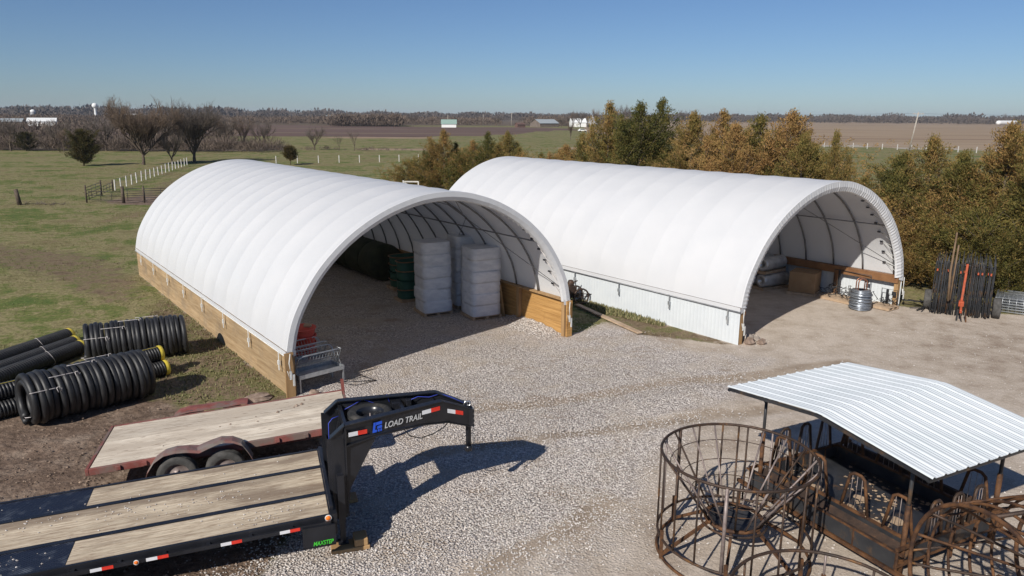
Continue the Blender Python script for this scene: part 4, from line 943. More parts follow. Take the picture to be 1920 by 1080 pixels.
hay_feeder((-5.42, 17.95, 0), 46, 'galvanised hay feeder nearest the trailers, by the shed corner post')
hay_feeder((-5.95, 18.62, 0), 46, 'galvanised hay feeder behind the front one, against the red tubs')
b = MB(); rr_ = random.Random(2)
def stone(b, c, s_, rr_):
    vs = []; n = 7
    for j in range(5):
        ph = math.pi*j/4
        for i in range(n):
            a = 2*math.pi*i/n+j*0.4; k_ = rr_.uniform(0.8, 1.15); vs.append(Vector((c[0]+s_[0]*math.sin(ph)*math.cos(a)*k_, c[1]+s_[1]*math.sin(ph)*math.sin(a)*k_, c[2]+s_[2]*math.cos(ph)*k_)))
    b.add(vs, [(j*n+i, j*n+(i+1) % n, (j+1)*n+(i+1) % n, (j+1)*n+i) for j in range(4) for i in range(n)])
for (p, s_, lab, m) in [((-6.35, 17.55, 0.05), (0.42, 0.26, 0.13), 'flat tan stone lying at the outer foot of the near shed corner post', 'rock2'), ((-5.02, 17.85, 0.05), (0.22, 0.16, 0.12), 'small tan stone under the galvanised feeder', 'rock2'),
                        ((7.62, 22.95, 0.08), (0.26, 0.22, 0.15), 'pale stone on top of the rocks by the white wall corner', 'rock'), ((7.55, 22.62, 0.06), (0.22, 0.18, 0.16), 'brown stone nearest the white wall corner', 'rock2'),
                        ((7.95, 22.62, 0.05), (0.19, 0.15, 0.13), 'brown stone farthest out from the white wall corner', 'rock2'), ((7.92, 22.95, 0.05), (0.16, 0.15, 0.12), 'grey stone in the middle of the rocks by the white wall corner', 'rock')]:
    b = MB(); stone(b, (0, 0, 0), s_, rr_); single(b, 'stone', M[m], p, lab, 'stone', 'stones at the shed corners', rr_.uniform(0, 3))
# gravel washed against the plank wall
b = MB(); b.smooth = True
def mound(a, c):
    t_ = 0.12+3.3*a; s0 = 9.28-1.15*c; h = 0.20*(math.sin(math.pi*min(1, a*1.0))**0.8)*(1-c)**1.4; return WL(s0, t_, h-0.03+0.02*math.sin(a*40+c*31))
b.grid(mound, 30, 14); gpile = b.build('gravel_bank', M['gravelpile'], fix=False); gpile['kind'] = 'structure'
b = MB(); b.tube([(-0.45, -0.1, 0.03), (0.05, 0.32, 0.10), (0.55, 0.05, 0.04), (-0.45, -0.1, 0.03)], 0.012, 5); b.tube([(-0.1, 0.05, 0.04), (0.25, 0.2, 0.12)], 0.010, 5); b.tube([(-0.45, -.1, .03), (0.1, -0.35, 0.05), (0.55, 0.05, 0.04)], 0.010, 5)
single(b, 'bent_wire_frame', M['darksteel'], (-4.2, 18.9, 0), 'bent dark wire frame lying on the gravel beside the galvanised feeder', 'wire frame')
# timber and old engine between the sheds
d_ = Vector((4.24-2.46, 23.55-27.33, 0)); b = MB(); b.box((0, 0, 0.07), (d_.length, 0.20, 0.05)); b.box((0.2, 0.12, 0.03), (d_.length*0.7, 0.12, 0.05))
single(b, 'long_plank', M['pallet'], (3.35, 25.44, 0), 'long pale planks lying on the ground between the two sheds', 'plank', None, math.atan2(d_.y, d_.x), bevel=0.004)
o = empty('garden_tiller', (2.30, 27.75, 0), R(20), 'old dark engine machine with spoked wheel parked between the sheds', 'machine')
b = MB(); b.box((-0.1, 0, 0.55), (0.45, 0.40, 0.32)); b.lathe([(0.12, 0), (0.14, 0.10), (0.10, 0.22), (0.02, 0.24)], (-0.05, 0, 0.70), 12); b.box((-0.05, 0.05, 0.30), (0.7, 0.3, 0.14)); b.tube([(0.1, 0.1, 0.8), (0.28, 0.1, 0.86)], 0.03, 6); b.build('engine', M['rustdark'], o, bevel=0.02)
for y in (-0.27, 0.27):
    b = MB(); b.tube([(0.28+0.30*math.cos(a), y, 0.31+0.30*math.sin(a)) for a in np.linspace(0, 6.28, 20, endpoint=False)], 0.035, 6, closed=True)
    for k in range(6): a = k*math.pi/3; b.tube([(0.28, y, 0.31), (0.28+0.3*math.cos(a), y, 0.31+0.3*math.sin(a))], 0.012, 4)
    b.build('wheel', M['rustdark'], o)
b = MB(); b.tube([(-0.2, -0.15, 0.4), (-0.9, -0.2, 0.12), (0.9, -0.5, 0.08)], 0.018, 5); b.tube([(-0.2, 0.15, 0.4), (0.95, -0.3, 0.35)], 0.018, 5); b.build('handle', M['rustdark'], o)

# ------------------------------------------------------------------ things inside and beside the far shed
azR = rzof(56.4)
def roll_pallet(c, rz, z, label):
    o = empty('film_roll_stack', c, rz, label, 'metal coils', 'wrapped rolls on pallets in the far shed'); o.location.z = z
    b = MB(); b.box((0, 0, 0.055), (1.5, 1.0, 0.11)); b.build('pallet', M['pallet'], o)
    for y in (-0.28, 0.28):
        b = MB(); b.lathe([(0.13, 0.70), (0.27, 0.71), (0.28, 0.66), (0.28, -0.66), (0.27, -0.71), (0.13, -0.70), (0.13, 0.70)], (0, y, 0.39), 22, 'x'); b.build('roll', M['foil'], o)
    return o
p1 = WR(8.05, 4.95)
roll_pallet(p1, azR+R(-5), 0, 'silver wrapped rolls on the lower pallet behind the cardboard box')
roll_pallet(p1+Vector((-.1, .05, 0)), azR+R(4), 0.69, 'shiny wrapped rolls on the upper pallet behind the cardboard box')
o = empty('cardboard_box', WR(8.32, 3.40), rzof(35), 'big brown cardboard box on a pallet in the far shed', 'box')
b = MB(); b.box((0, 0, 0.05), (1.1, 1.1, 0.10)); b.build('pallet', M['pallet'], o)
b = MB(); b.box((0, 0, 0.52), (1.02, 1.02, 0.82)); b.build('carton', M['card'], o, bevel=0.01)
b = MB(); b.box((0, 0.02, 0.934), (1.0, 0.42, 0.006)); b.box((0.1, 0.0, 0.945), (0.5, 0.12, 0.005)); b.build('flap', M['card'], o)
b = MB(); b.lathe([(0.01, 0), (0.28, 0.01), (0.29, 0.28), (0.30, 0.30), (0.29, 0.32), (0.29, 0.58), (0.30, 0.60), (0.29, 0.62), (0.28, 0.88), (0.25, 0.90), (0.01, 0.90)], (0, 0, 0), 24)
single(b, 'blue_barrel', M['blue'], WR(7.15, 5.75), 'blue plastic barrel left of the wrapped rolls in the far shed', 'barrel')
# coil of wire with copper hoops
o = empty('wire_coil_stack', WR(7.62, 0.62), 0, 'tall stack of shiny steel wire coils topped by two copper loops', 'wire coil')
rr_ = random.Random(9)
for k in range(6):
    b = MB(); pts = []
    for q in range(5):
        R_ = 0.36+rr_.uniform(-.03, .035); z = 0.10+k*0.115+rr_.uniform(-.03, .03); tx, ty = rr_.uniform(-.05, .05), rr_.uniform(-.05, .05)
        b.tube([(R_*math.cos(a)+rr_.uniform(-.004, .004), R_*math.sin(a), z+tx*math.cos(a)+ty*math.sin(a)) for a in np.linspace(0, 6.28, 26, endpoint=False)], 0.026, 5, closed=True)
    b.build('wire_coil', M['wire'], o)
b = MB(); b.lathe([(0.33, 0.08), (0.35, 0.40), (0.33, 0.74), (0.15, 0.75)], (0, 0, 0), 20); b.build('coil_core', M['wire'], o)
for y in (-0.06, 0.12):
    b = MB(); b.tube([(-0.16, y, 0.60), (-0.16, y, 1.02)]+[(-0.16*math.cos(a), y, 1.02+0.16*math.sin(a)) for a in np.linspace(0.3, 2.84, 8)]+[(0.16, y, 1.02), (0.16, y, 0.60)], 0.022, 6); b.build('copper_loop', M['copper'], o)
# pallets with tangled steel fittings, and small racks
def tangle(c, rz, Lx, Ly, n, h, label, sd_):
    o = empty('fittings_pallet', c, rz, label, 'metal fittings'); rr_ = random.Random(sd_)
    b = MB(); b.box((0, 0, 0.02), (Lx, Ly, 0.02)); b.box((0, 0, 0.11), (Lx, Ly, 0.02))
    for y in (-Ly/2+.05, 0, Ly/2-.05): b.box((0, y, 0.065), (Lx, 0.08, 0.07))
    b.build('pallet', M['pallet'], o)
    b = MB()
    for i in range(n):
        x, y, z = rr_.uniform(-Lx/2, Lx/2), rr_.uniform(-Ly/2, Ly/2), 0.14+rr_.uniform(0, h*0.6)
        a, e, l_ = rr_.uniform(0, 6.28), rr_.uniform(-0.5, 1.0), rr_.uniform(0.15, 0.42); q = Vector((x, y, z)); d = Vector((math.cos(a)*math.cos(e), math.sin(a)*math.cos(e), abs(math.sin(e))))*l_
        s_ = Vector((-d.y, d.x, 0.05)).normalized()*0.07; b.tube([q+s_, q, q+d, q+d-s_], 0.013, 5)
    b.build('fittings', M['darksteel'], o)
    return o
tangle(WR(8.35, 1.72), azR+R(90), 1.5, 0.9, 46, 0.55, 'tangle of black steel fittings on a pallet behind the wire coils', 4)
tangle(WR(8.5, 0.25), azR+R(90), 0.9, 0.7, 16, 0.4, 'small pallet of dark fittings by the end post of the far shed', 5)
def tube_rack(c, rz, Lx, h, label):
    o = MB(); o.tube([(-Lx/2, 0, 0), (-Lx/2, 0, h), (Lx/2, 0, h), (Lx/2, 0, 0)], 0.016, 6); o.tube([(-Lx/2, 0, h*0.35), (Lx/2, 0, h*0.35)], 0.012, 5); o.box((-Lx/2+0.14, 0, h*0.8), (0.16, 0.02, 0.16)); o.box((Lx/2-0.25, 0.05, h*0.55), (0.07, 0.07, h*0.9))
    return single(o, 'steel_rack', M['darksteel'], c, label, 'rack', None, rz)
tube_rack(WR(8.86, 1.75), azR+R(90), 1.55, 1.08, 'thin black tube rack standing against the white inner wall')
tube_rack(WR(8.84, 0.22), azR+R(90), 0.62, 0.68, 'low black tube rack next to the right end post')
# star of black tines on the ground
b = MB(); rr_ = random.Random(3)
for k in range(9):
    a = k*math.pi/9+rr_.uniform(-.1, .1); l_ = rr_.uniform(0.45, 0.95); z = 0.05+k*0.025
    b.beam((-l_*math.cos(a), -l_*math.sin(a), z+rr_.uniform(-.03, .12)), (l_*math.cos(a), l_*math.sin(a), z), 0.04, 0.03)
single(b, 'tine_bundle', M['darksteel'], (15.75, 27.35, 0), 'pile of crossed black steel bars lying outside the far shed', 'steel bars', None, 0.3)

# folded harrow standing by the cedars
HW = empty('folded_harrow', (16.42, 26.35, 0), R(-30), 'folded harrow of upright black bars with an orange drawbar', 'harrow')
HW.scale = (0.76, 1, 1); rr_ = random.Random(12)
for i in range(34):
    x = -1.22+2.44*i/33+rr_.uniform(-.02, .02); b = MB(); h = 2.28+rr_.uniform(-.06, .05)
    lean = 0.05*x; z0 = rr_.uniform(0.0, 0.10); y = rr_.uniform(-.10, .10); r_ = rr_.uniform(0.030, 0.045)
    b.tube([(x+lean*0.28, y-0.10, z0), (x, y, 0.7), (x-lean*0.02, y+0.05, 1.85), (x+rr_.uniform(-.06, .06)-0.06*x, y+0.12, h+rr_.uniform(-.12, .10))], [r_, r_, r_*0.9, 0.012], 6)
    b.build('harrow_bar', M['rustdark'] if i in (4, 9, 20) else M['darksteel'], HW)
    if i in (1, 7, 14, 16, 24, 26, 29, 31):
        b = MB(); b.box((x, y-0.02, 1.62), (0.06, 0.08, 0.08)); b.build('orange_clamp', M['orange'], HW)
for z in (0.75, 1.85):
    b = MB(); b.tube([(-1.2, 0.08, z), (1.2, 0.08, z)], 0.022, 6); b.build('cross_bar', M['darksteel'], HW)
for x0 in np.arange(-1.15, 1.2, 0.11):
    b = MB()
    b.tube([(x0+rr_.uniform(-.03, .03), -0.04+rr_.uniform(-.05, .1), z) for z in np.arange(0.05, 2.0, 0.16)], 0.014, 4)
    b.build('tine_row', M['darksteel'], HW)
b = MB(); b.beam((0.06, -0.18, 1.95), (0.02, -0.28, 0.42), 0.10, 0.08, (0, 1, 0)); b.beam((0.02, -0.20, 0.62), (0.02, -1.0, 0.35), 0.10, 0.12); b.box((0.02, -0.35, 0.52), (0.22, 0.26, 0.18)); b.build('drawbar', M['orange'], HW, bevel=0.01)
b = MB(); b.beam((0.20, -0.75, 0.45), (0.28, -1.0, 0.0), 0.05, 0.05); b.build('stand_leg', M['rust'], HW)
b = MB(); b.box((-0.10, -0.85, 0.20), (0.08, 0.12, 0.40)); b.tube([(0.0, -0.9, 0.4), (0.1, -1.0, 0.0)], 0.02, 5); b.build('jack', M['darksteel'], HW)
for x in (-1.38, 1.50):
    b = MB(); wd = 0.34
    b.lathe([(0.16, -wd/2), (0.33, -wd/2), (0.37, -wd*0.38), (0.37, wd*0.38), (0.33, wd/2), (0.16, wd/2)], (x, 0.55 if x < 0 else 0.25, 0.37), 24, 'x'); ty = b.build('tyre', M['tyre_dusty'], HW)
    b = MB(); b.lathe([(0.16, -wd/2), (0.12, 0), (0.01, 0)], (x, 0.55 if x < 0 else 0.25, 0.37), 18, 'x'); b.build('rim', M['rim'], ty)
b = MB(); b.tube([(-1.4, 0.45, 0.37), (1.5, 0.3, 0.37)], 0.035, 6); b.build('axle', M['darksteel'], HW)
b = MB(); b.tube([(-0.36, -0.05, 0.55), (-0.38, 0.02, 1.6), (-0.30, 0.10, 3.05)], [0.045, 0.04, 0.03], 7); b.tube([(-0.30, -0.05, 0.6), (-0.20, 0.06, 2.6)], 0.03, 6); single(b, 'wooden_pole', M['greypole_dark'], (16.30, 26.35, 0), 'tall brown pole leaning up through the folded harrow', 'pole', None, R(-3))
# galvanised mesh crates at the right edge
o = empty('mesh_panel_stack', (19.4, 26.9, 0), R(-35), 'low stack of grey galvanised mesh panels at the right edge', 'mesh panels')
for k in range(6):
    b = MB(); z = 0.06+k*0.10; b.tube([(-1.1, -0.8, z), (1.1, -0.8, z), (1.1, 0.8, z), (-1.1, 0.8, z)], 0.022, 5, closed=True)
    for x in np.arange(-1.0, 1.05, 0.14): b.tube([(x, -0.8, z), (x, 0.8, z)], 0.008, 4)
    for y in np.arange(-0.7, 0.75, 0.14): b.tube([(-1.1, y, z), (1.1, y, z)], 0.008, 4)
    b.build('mesh_panel', M['galv'], o)
for x in np.arange(-1.1, 1.15, 0.22):
    b = MB(); b.tube([(x, -0.81, 0.0), (x, -0.81, 0.60)], 0.008, 4); b.build('upright_wire', M['galv'], o)

# ------------------------------------------------------------------ covered bunk feeder
FA = 153.0; FD = dirv(FA); FR = dirv(63.0); FC = Vector((5.0, 11.4, 0))
FB = empty('covered_feeder', FC, 0, 'covered cattle feeder with pale ribbed roof on rusty posts', 'feeder')
def fp(s, t, z): return FD*s+FR*t+Vector((0, 0, z))
def rz_(s): return 2.31-0.12*abs(s)
M3 = Matrix((FD, FR, Vector((0, 0, 1)))).transposed()
RL = 3.30
for side in (-1, 1):
    b = MB(); n = 13; vs = []
    ribs = []
    for i in range(n):
        t0 = RL*i/n; q = RL/n
        ribs += [(t0, 0), (t0+q*0.10, 0.022), (t0+q*0.20, 0.022), (t0+q*0.30, 0.0), (t0+q*0.50, 0.0), (t0+q*0.53, 0.006), (t0+q*0.56, 0.0), (t0+q*0.75, 0.0), (t0+q*0.78, 0.006), (t0+q*0.81, 0.0)]
    ribs.append((RL, 0))
    ss = [0.0, 0.12, 1.0, 2.06] if side > 0 else [0.0, 0.12, 1.0, 2.04]
    for s_ in ss:
        for t_, h in ribs: vs.append(fp(s_*side, t_, rz_(s_)-(0.012 if s_ == 0 else 0)+h+(0.004 if side > 0 else 0)))
    m_ = len(ribs); b.add(vs, [(a*m_+k, a*m_+k+1, (a+1)*m_+k+1, (a+1)*m_+k) for a in range(len(ss)-1) for k in range(m_-1)])
    ob = b.build('roof_sheet', M['roof'], FB, fix=False); so_ = ob.modifiers.new('thick', 'SOLIDIFY'); so_.thickness = 0.004
b = MB()
for t_ in (0.02, RL-0.02, 1.1, 2.2):
    for side in (-1, 1): b.beam(fp(0, t_, 2.255), fp(2.0*side, t_, rz_(2.0)-0.045), 0.045, 0.05)
for s_ in (-2.0, -1.0, 1.0, 2.0, 0.0): b.beam(fp(s_, 0.0, rz_(s_)-0.06), fp(s_, RL, rz_(s_)-0.06), 0.045, 0.045)
b.build('roof_frame', M['darksteel'], FB)
for s_ in (-1.45, 1.50):
    for t_ in (0.42, 2.75):
        b = MB(); b.tube([fp(s_, t_, 0.9), fp(s_, t_, rz_(s_)-0.05)], 0.030, 8); b.tube([fp(s_, t_, 1.85), fp(s_-0.22*math.copysign(1, s_)*-1, t_, rz_(s_+.2)-0.07)], 0.016, 6); b.build('roof_post', M['darksteel'], FB)
        b = MB(); b.tube([fp(s_, t_, 0.0), fp(s_, t_, 1.28)], 0.042, 8); b.build('corner_post', M['rust'], FB)
# hay box: sloped sheets, troughs at both long sides
BX0, BX1, T0, T1 = -1.5, 1.55, 0.62, 2.55
b = MB(); b.box(fp((BX0+BX1)/2, (T0+T1)/2, 0.34), (BX1-BX0, T1-T0, 0.02), M=M3)
b.build('box_floor', M['darksteel'], FB)
for t_, nm in ((T0, 'side'), (T1, 'side')):
    b = MB(); b.box(fp((BX0+BX1)/2, t_, 0.46), (BX1-BX0, 0.03, 0.24), M=M3); b.build('side_sheet', M['darksteel'], FB)
    b = MB(); b.beam(fp(BX0, t_, 0.60), fp(BX1, t_, 0.60), 0.045, 0.045); b.build('side_rail', M['rust'], FB)
for s_ in (BX0, BX1):
    b = MB(); b.box(fp(s_, (T0+T1)/2, 0.45), (0.03, T1-T0, 0.26), M=M3); b.build('end_sheet', M['darksteel'], FB)
    b = MB(); b.beam(fp(s_, 0.2, 0.60), fp(s_, 2.95, 0.60), 0.045, 0.045); b.beam(fp(s_, 0.2, 0.32), fp(s_, 2.95, 0.32), 0.045, 0.045); b.build('end_rail', M['rust'], FB)
    for t_ in (0.95, 1.6, 2.2): b = MB(); b.beam(fp(s_, t_, 0.1), fp(s_, t_, 0.6), 0.04, 0.04); b.build('end_brace', M['rust'], FB)
for t0_, t1_ in ((0.22, 0.60), (2.57, 2.95)):
    b = MB(); inner = t1_ if t0_ < 1 else t0_; outer = t0_ if t0_ < 1 else t1_
    pr_ = [(outer, 0.56), (outer+(inner-outer)*0.10, 0.56), (outer+(inner-outer)*0.25, 0.42), (outer+(inner-outer)*0.6, 0.38), (inner-(inner-outer)*0.08, 0.52)]
    vs = [fp(s_, t_, z) for s_ in (BX0, BX1) for t_, z in pr_]; m_ = len(pr_)
    b.add(vs, [(k, k+1, m_+k+1, m_+k) for k in range(m_-1)]); ob = b.build('trough', M['rustdark'], FB, fix=False); so_ = ob.modifiers.new('thick', 'SOLIDIFY'); so_.thickness = 0.01
    b = MB(); b.box(fp((BX0+BX1)/2, outer, 0.40), (BX1-BX0, 0.02, 0.26), M=M3); b.build('skirt_sheet', M['darksteel'], FB)
    b = MB(); b.beam(fp(BX0-0.1, outer, 0.55), fp(BX1+0.1, outer, 0.55), 0.03, 0.03); b.beam(fp(BX0-0.3, outer, 0.22), fp(BX1+0.2, outer, 0.22), 0.06, 0.06); b.build('skid_rail', M['rust'], FB)
    for s_ in np.linspace(BX0, BX1, 5): b = MB(); b.beam(fp(s_, outer, 0.2), fp(s_, outer, 0.55), 0.035, 0.035); b.build('skid_strut', M['rust'], FB)
def tomb(s0, s1, t_, z0, z1, along=True, m='rust', lean=0.0):
    P = (lambda a, z: fp(a, t_+lean*(z-z0), z)) if along else (lambda a, z: fp(t_+lean*(z-z0), a, z))
    b = MB(); c_ = (s0+s1)/2; hw = (s1-s0)/2; k_ = 0.62
    pts = [P(s0, z0), P(c_-hw*k_, z1-0.16), P(c_-hw*k_*0.85, z1-0.05), P(c_-hw*k_*0.4, z1), P(c_+hw*k_*0.4, z1), P(c_+hw*k_*0.85, z1-0.05), P(c_+hw*k_, z1-0.16), P(s1, z0)]
    b.tube(pts, 0.028, 7); b.build('loop_bar', M[m], FB)
    b = MB()
    for q in (-0.35, 0, 0.35): b.tube([P(c_+q*hw*1.2, z0), P(c_+q*hw, z1-0.02)], 0.006, 4)
    b.build('rod', M['rim'], FB)
for t_ in (T0, T1):
    for c_ in (-1.15, -0.35, 0.45, 1.25): tomb(c_-0.26, c_+0.26, t_, 0.60, 1.26)
for s_ in (BX0, BX1):
    for c_ in (1.05, 1.60, 2.15): tomb(c_-0.2, c_+0.2, s_, 0.60, 1.22, False, 'rustdark')
b = MB(); rr_ = random.Random(8)
for i in range(420):
    x, y = rr_.uniform(BX0+.1, BX1-.1), rr_.uniform(T0+.1, T1-.1)
    if fbm(np.array([x]), np.array([y]), 3.0, 11)[0] < 0.02: continue
    s_ = rr_.uniform(0.01, 0.05); a = rr_.uniform(0, 6.28); q = fp(x, y, 0.352)
    b.add([q+Vector((s_*math.cos(a), s_*math.sin(a), 0.004)), q+Vector((-s_*math.sin(a), s_*math.cos(a), 0.006)), q+Vector((-s_*math.cos(a), -s_*math.sin(a), 0.01)), q+Vector((s_*math.sin(a)*.7, -s_*math.cos(a)*.7, 0.012))], [(0, 1, 2, 3)])
ob = b.build('feed_litter', M['pallet'], FB, fix=False); ob['kind'] = 'stuff'
b = MB()
for (x, y, s_) in ((-0.7, 1.1, .16), (0.0, 1.0, .2), (0.55, 0.95, .22), (0.7, 1.35, .2), (-0.1, 1.5, .14)):
    n = 9; b.add([fp(x+s_*rr_.uniform(.7, 1.3)*math.cos(a), y+s_*.7*rr_.uniform(.7, 1.3)*math.sin(a), 0.358) for a in np.linspace(0, 6.28, n, endpoint=False)], [tuple(range(n))])
b.build('spilt_feed', M['pallet'], FB, fix=False)

# ------------------------------------------------------------------ ring feeders
def circ(c, r, z, n=40, M_=None):
    pts = [Vector((c[0]+r*math.cos(a), c[1]+r*math.sin(a), z)) for a in np.linspace(0, 2*math.pi, n, endpoint=False)]
    return [M_ @ p for p in pts] if M_ is not None else pts
def cone_feeder(loc, rot, r, h, zl, label, cone=True, nb=18, hub=True, tilt=None, lowz=(0.0, 0.5)):
    o = empty('ring_feeder', loc, 0, label, 'ring feeder', None)
    if tilt is not None: o.rotation_euler = tilt
    def ring_(name, rr_, z, tr, m='rustdark'):
        b = MB(); b.tube(circ((0, 0), rr_, z), tr, 7, closed=True); b.build(name, M[m], o)
    ring_('top_ring', r, h, 0.024, 'rustdark'); ring_('lower_ring', r, lowz[1], 0.022, 'rustdark'); ring_('ground_ring', r, lowz[0]+0.03, 0.024, 'rust')
    for k in range(nb):
        a = 2*math.pi*(k+0.3)/nb; b = MB(); b.tube([(r*math.cos(a), r*math.sin(a), lowz[1]), (r*math.cos(a), r*math.sin(a), h)], 0.0165 if k % 6 else 0.030, 6); b.build('upright_bar', M['rim'] if k % 5 == 2 else M['rustdark'], o)
    for k in range(6):
        a = 2*math.pi*(k+0.15)/6; b = MB(); b.beam((r*math.cos(a), r*math.sin(a), 0.0), (r*math.cos(a), r*math.sin(a), lowz[1]+0.15), 0.05, 0.05); b.build('foot_post', M['rust'], o)
    if cone:
        r0, z0 = 0.44, 0.62
        for k in range(nb):
            a = 2*math.pi*(k+0.8)/nb; b = MB(); b.tube([(r0*math.cos(a), r0*math.sin(a), z0), (r*math.cos(a-.05), r*math.sin(a-.05), h-0.01)], 0.0165, 6); b.build('cone_bar', M['rim'] if k % 3 else M['rustdark'], o)
        ring_('hub_ring', r0+0.01, z0, 0.032, 'rust'); ring_('hub_ring', r0+0.08, z0-0.05, 0.020)
        for f in (0.36, 0.56, 0.80): ring_('wire_ring', r0+(r-r0)*f, z0+(h-z0)*f, 0.007)
        b = MB(); b.lathe([(0.01, z0-0.10), (r0*0.8, z0-0.09), (r0, z0-0.02)], (0, 0, 0), 8); b.build('hub_pan', M['darksteel'], o)
        for k in range(6):
            a = 2*math.pi*(k+0.15)/6; b = MB(); b.beam((r0*math.cos(a), r0*math.sin(a), z0-0.03), (r*math.cos(a), r*math.sin(a), 0.06), 0.045, 0.045); b.build('hub_strut', M['rust'], o)
    return o
CFZ = 1.74
cone_feeder((3.66, 11.00, 0), 0, 1.22, CFZ, 0.7, 'tall rusty cone hay feeder standing upright beside the covered feeder', True, 18, lowz=(0.0, 0.34))
cone_feeder((4.05, 8.28, 0), 0, 1.22, 0.98, 0.5, 'low rusty ring feeder cut off by the bottom edge, before the cone feeder', False, 12, lowz=(0.0, 0.5))
# ring feeder tipped on its side, axis pointing away to the right
ax = math.atan2(math.cos(R(78)), math.sin(R(78)))
o = empty('ring_feeder', (5.78, 8.02, 0), ax, 'rusty ring feeder tipped on its side at the lower right edge', 'ring feeder')
RR = 1.18
def tp_(x, a, r_=RR): return (x, r_*math.sin(a), RR+0.02+r_*math.cos(a))
for x, r_, tr in ((0.0, RR, 0.030), (0.28, RR*.99, 0.02), (0.60, RR*.985, 0.02), (0.95, RR*.985, 0.022), (1.32, RR*.99, 0.02), (1.75, RR, 0.030)):
    b = MB(); b.tube([tp_(x, a, r_) for a in np.linspace(0, 2*math.pi, 44, endpoint=False)], tr, 7, closed=True); b.build('ring', M['rust'], o)
for k in range(12):
    a = 2*math.pi*k/12; b = MB()
    b.tube([tp_(0.0, a), tp_(0.85, a+0.02, RR+0.01), tp_(1.75, a)], 0.017 if k % 4 else 0.028, 6); b.build('bar', M['rust'] if k % 3 else M['rustdark'], o)
for k in range(16):
    a = 2*math.pi*(k+.4)/16; b = MB()
    b.tube([tp_(0.02, a, RR), tp_(0.30, a+.05, RR*0.88), tp_(0.75, a+.10, RR*0.62), tp_(1.15, a+.15, 0.42)], 0.020, 6); b.build('cone_bar', M['rust'] if k % 2 else M['rustdark'], o)
b = MB(); b.tube([tp_(1.15, a, 0.44) for a in np.linspace(0, 2*math.pi, 24, endpoint=False)], 0.03, 6, closed=True); b.build('hub_ring', M['rust'], o)
b = MB(); b.box((0, 0, 0.03), (1.3, 0.07, 0.05)); single(b, 'loose_steel_bar', M['rust'], (7.15, 9.95, 0), 'short rusty bar lying on the dirt beside the tipped ring feeder', 'steel bar', None, 0.6)

# ------------------------------------------------------------------ cedars
def cedar_mesh(seed, h, r, nbr, ncl, leaf, spire=1.0, bushy=False):
    rr_ = np.random.default_rng(seed); C_ = []; D_ = []; L_s = []
    tr = MB(); tr.tube([(0, 0, 0), (0.03, 0.02, h*0.5), (0.0, 0.0, h*0.97)], [0.11*h/6, 0.06*h/6, 0.008], 6)
    nl = 3; leaders = [(0.0, 0.0, h)]+[(rr_.uniform(-.4, .4)*r, rr_.uniform(-.4, .4)*r, h*rr_.uniform(0.66, 0.90)) for _ in range(nl)]
    lobes = rr_.uniform(0, 6.28, 6)
    for i in range(nbr):
        li = 0 if rr_.random() < 0.66 else rr_.integers(1, nl+1); L_ = leaders[li]
        f = rr_.random()**0.8; z = 0.03*h+f*(L_[2]-0.03*h); a = rr_.uniform(0, 6.28)
        prof = (1-f)**0.98*(0.62+0.8*min(1, f*4+0.4)) if not bushy else math.sqrt(max(0.02, 1-f**2.4))*(0.8+0.2*min(1, f*6))
        if li: prof *= 0.62
        R_ = r*prof*rr_.uniform(0.50, 1.28)*(1+0.20*math.sin(2*a+lobes[0])+0.18*math.sin(3*a+lobes[1]+f*6)+0.12*math.sin(9*f+lobes[2]+a))
        R_ = max(R_, 0.08); bx, by = L_[0]*f, L_[1]*f; base = np.array([bx, by, z]); rise = R_*rr_.uniform(0.25, 0.75)+0.15+0.35*f
        out = np.array([math.cos(a), math.sin(a), 0]); tip = base+out*R_+np.array([0, 0, rise])
        d = (tip-base)/np.linalg.norm(tip-base); tone = rr_.uniform(0.8, 1.25)
        if i % 5 == 0: tr.tube([tuple(base), tuple(base*0.5+tip*0.5+np.array([0, 0, -0.05*R_])), tuple(tip)], [0.022, 0.014, 0.005], 3)
        m = max(3, int(ncl*(0.35+R_/r)))
        for j in range(m):
            q = 0.30+0.70*(j+rr_.random())/m; sag_ = -0.10*R_*math.sin(math.pi*q)
            c = base+(tip-base)*q+np.array([0, 0, sag_])+rr_.normal(0, 0.035*R_+0.02, 3)
            k = rr_.integers(16, 26); C_ += [c]*k; D_ += [d]*k; L_s += [1.0-0.35*q]*k
    C_ = np.array(C_); D_ = np.array(D_); n = len(C_)
    dd = D_+rr_.normal(0, 0.42, (n, 3)); dd[:, 2] += 0.28; dd /= np.linalg.norm(dd, axis=1)[:, None]
    sv = np.cross(dd, rr_.normal(0, 1, (n, 3))); sv /= np.linalg.norm(sv, axis=1)[:, None]+1e-6
    l_ = (leaf*rr_.uniform(0.7, 1.6, n)*np.array(L_s))[:, None]; o_ = C_+rr_.normal(0, leaf*0.75, (n, 3)); w_ = l_*0.17
    V = np.stack([o_-sv*w_, o_+sv*w_, o_+dd*l_*0.55+sv*w_*1.1, o_+dd*l_], 1).reshape(-1, 3)
    zk = h/V[:, 2].max(); tr.v = [(x, y, z*zk*0.96) for x, y, z in tr.v]; V[:, 2] *= zk; V[:, 2] = np.maximum(V[:, 2], 0.02); F = np.arange(4*n).reshape(-1, 4)
    me = bpy.data.meshes.new('crown'); me.from_pydata(V.tolist(), [], F.tolist()); return me, tr
def make_cedar(seed, h, r, nbr, ncl, leaf, matn, name, bushy=False):
    me, tr = cedar_mesh(seed, h, r, nbr, ncl, leaf, bushy=bushy); me.materials.append(M[matn])
    o = empty(name); tr.build('trunk', M['bark'], o); c = bpy.data.objects.new('crown', me); col.objects.link(c); c.parent = o
    return o
PC = [make_cedar(11+i, 6.5, [2.7, 2.3, 3.0, 2.5][i], [250, 220, 290, 235][i], 9, 0.10, 'cedar', 'cedar_tree') for i in range(4)]
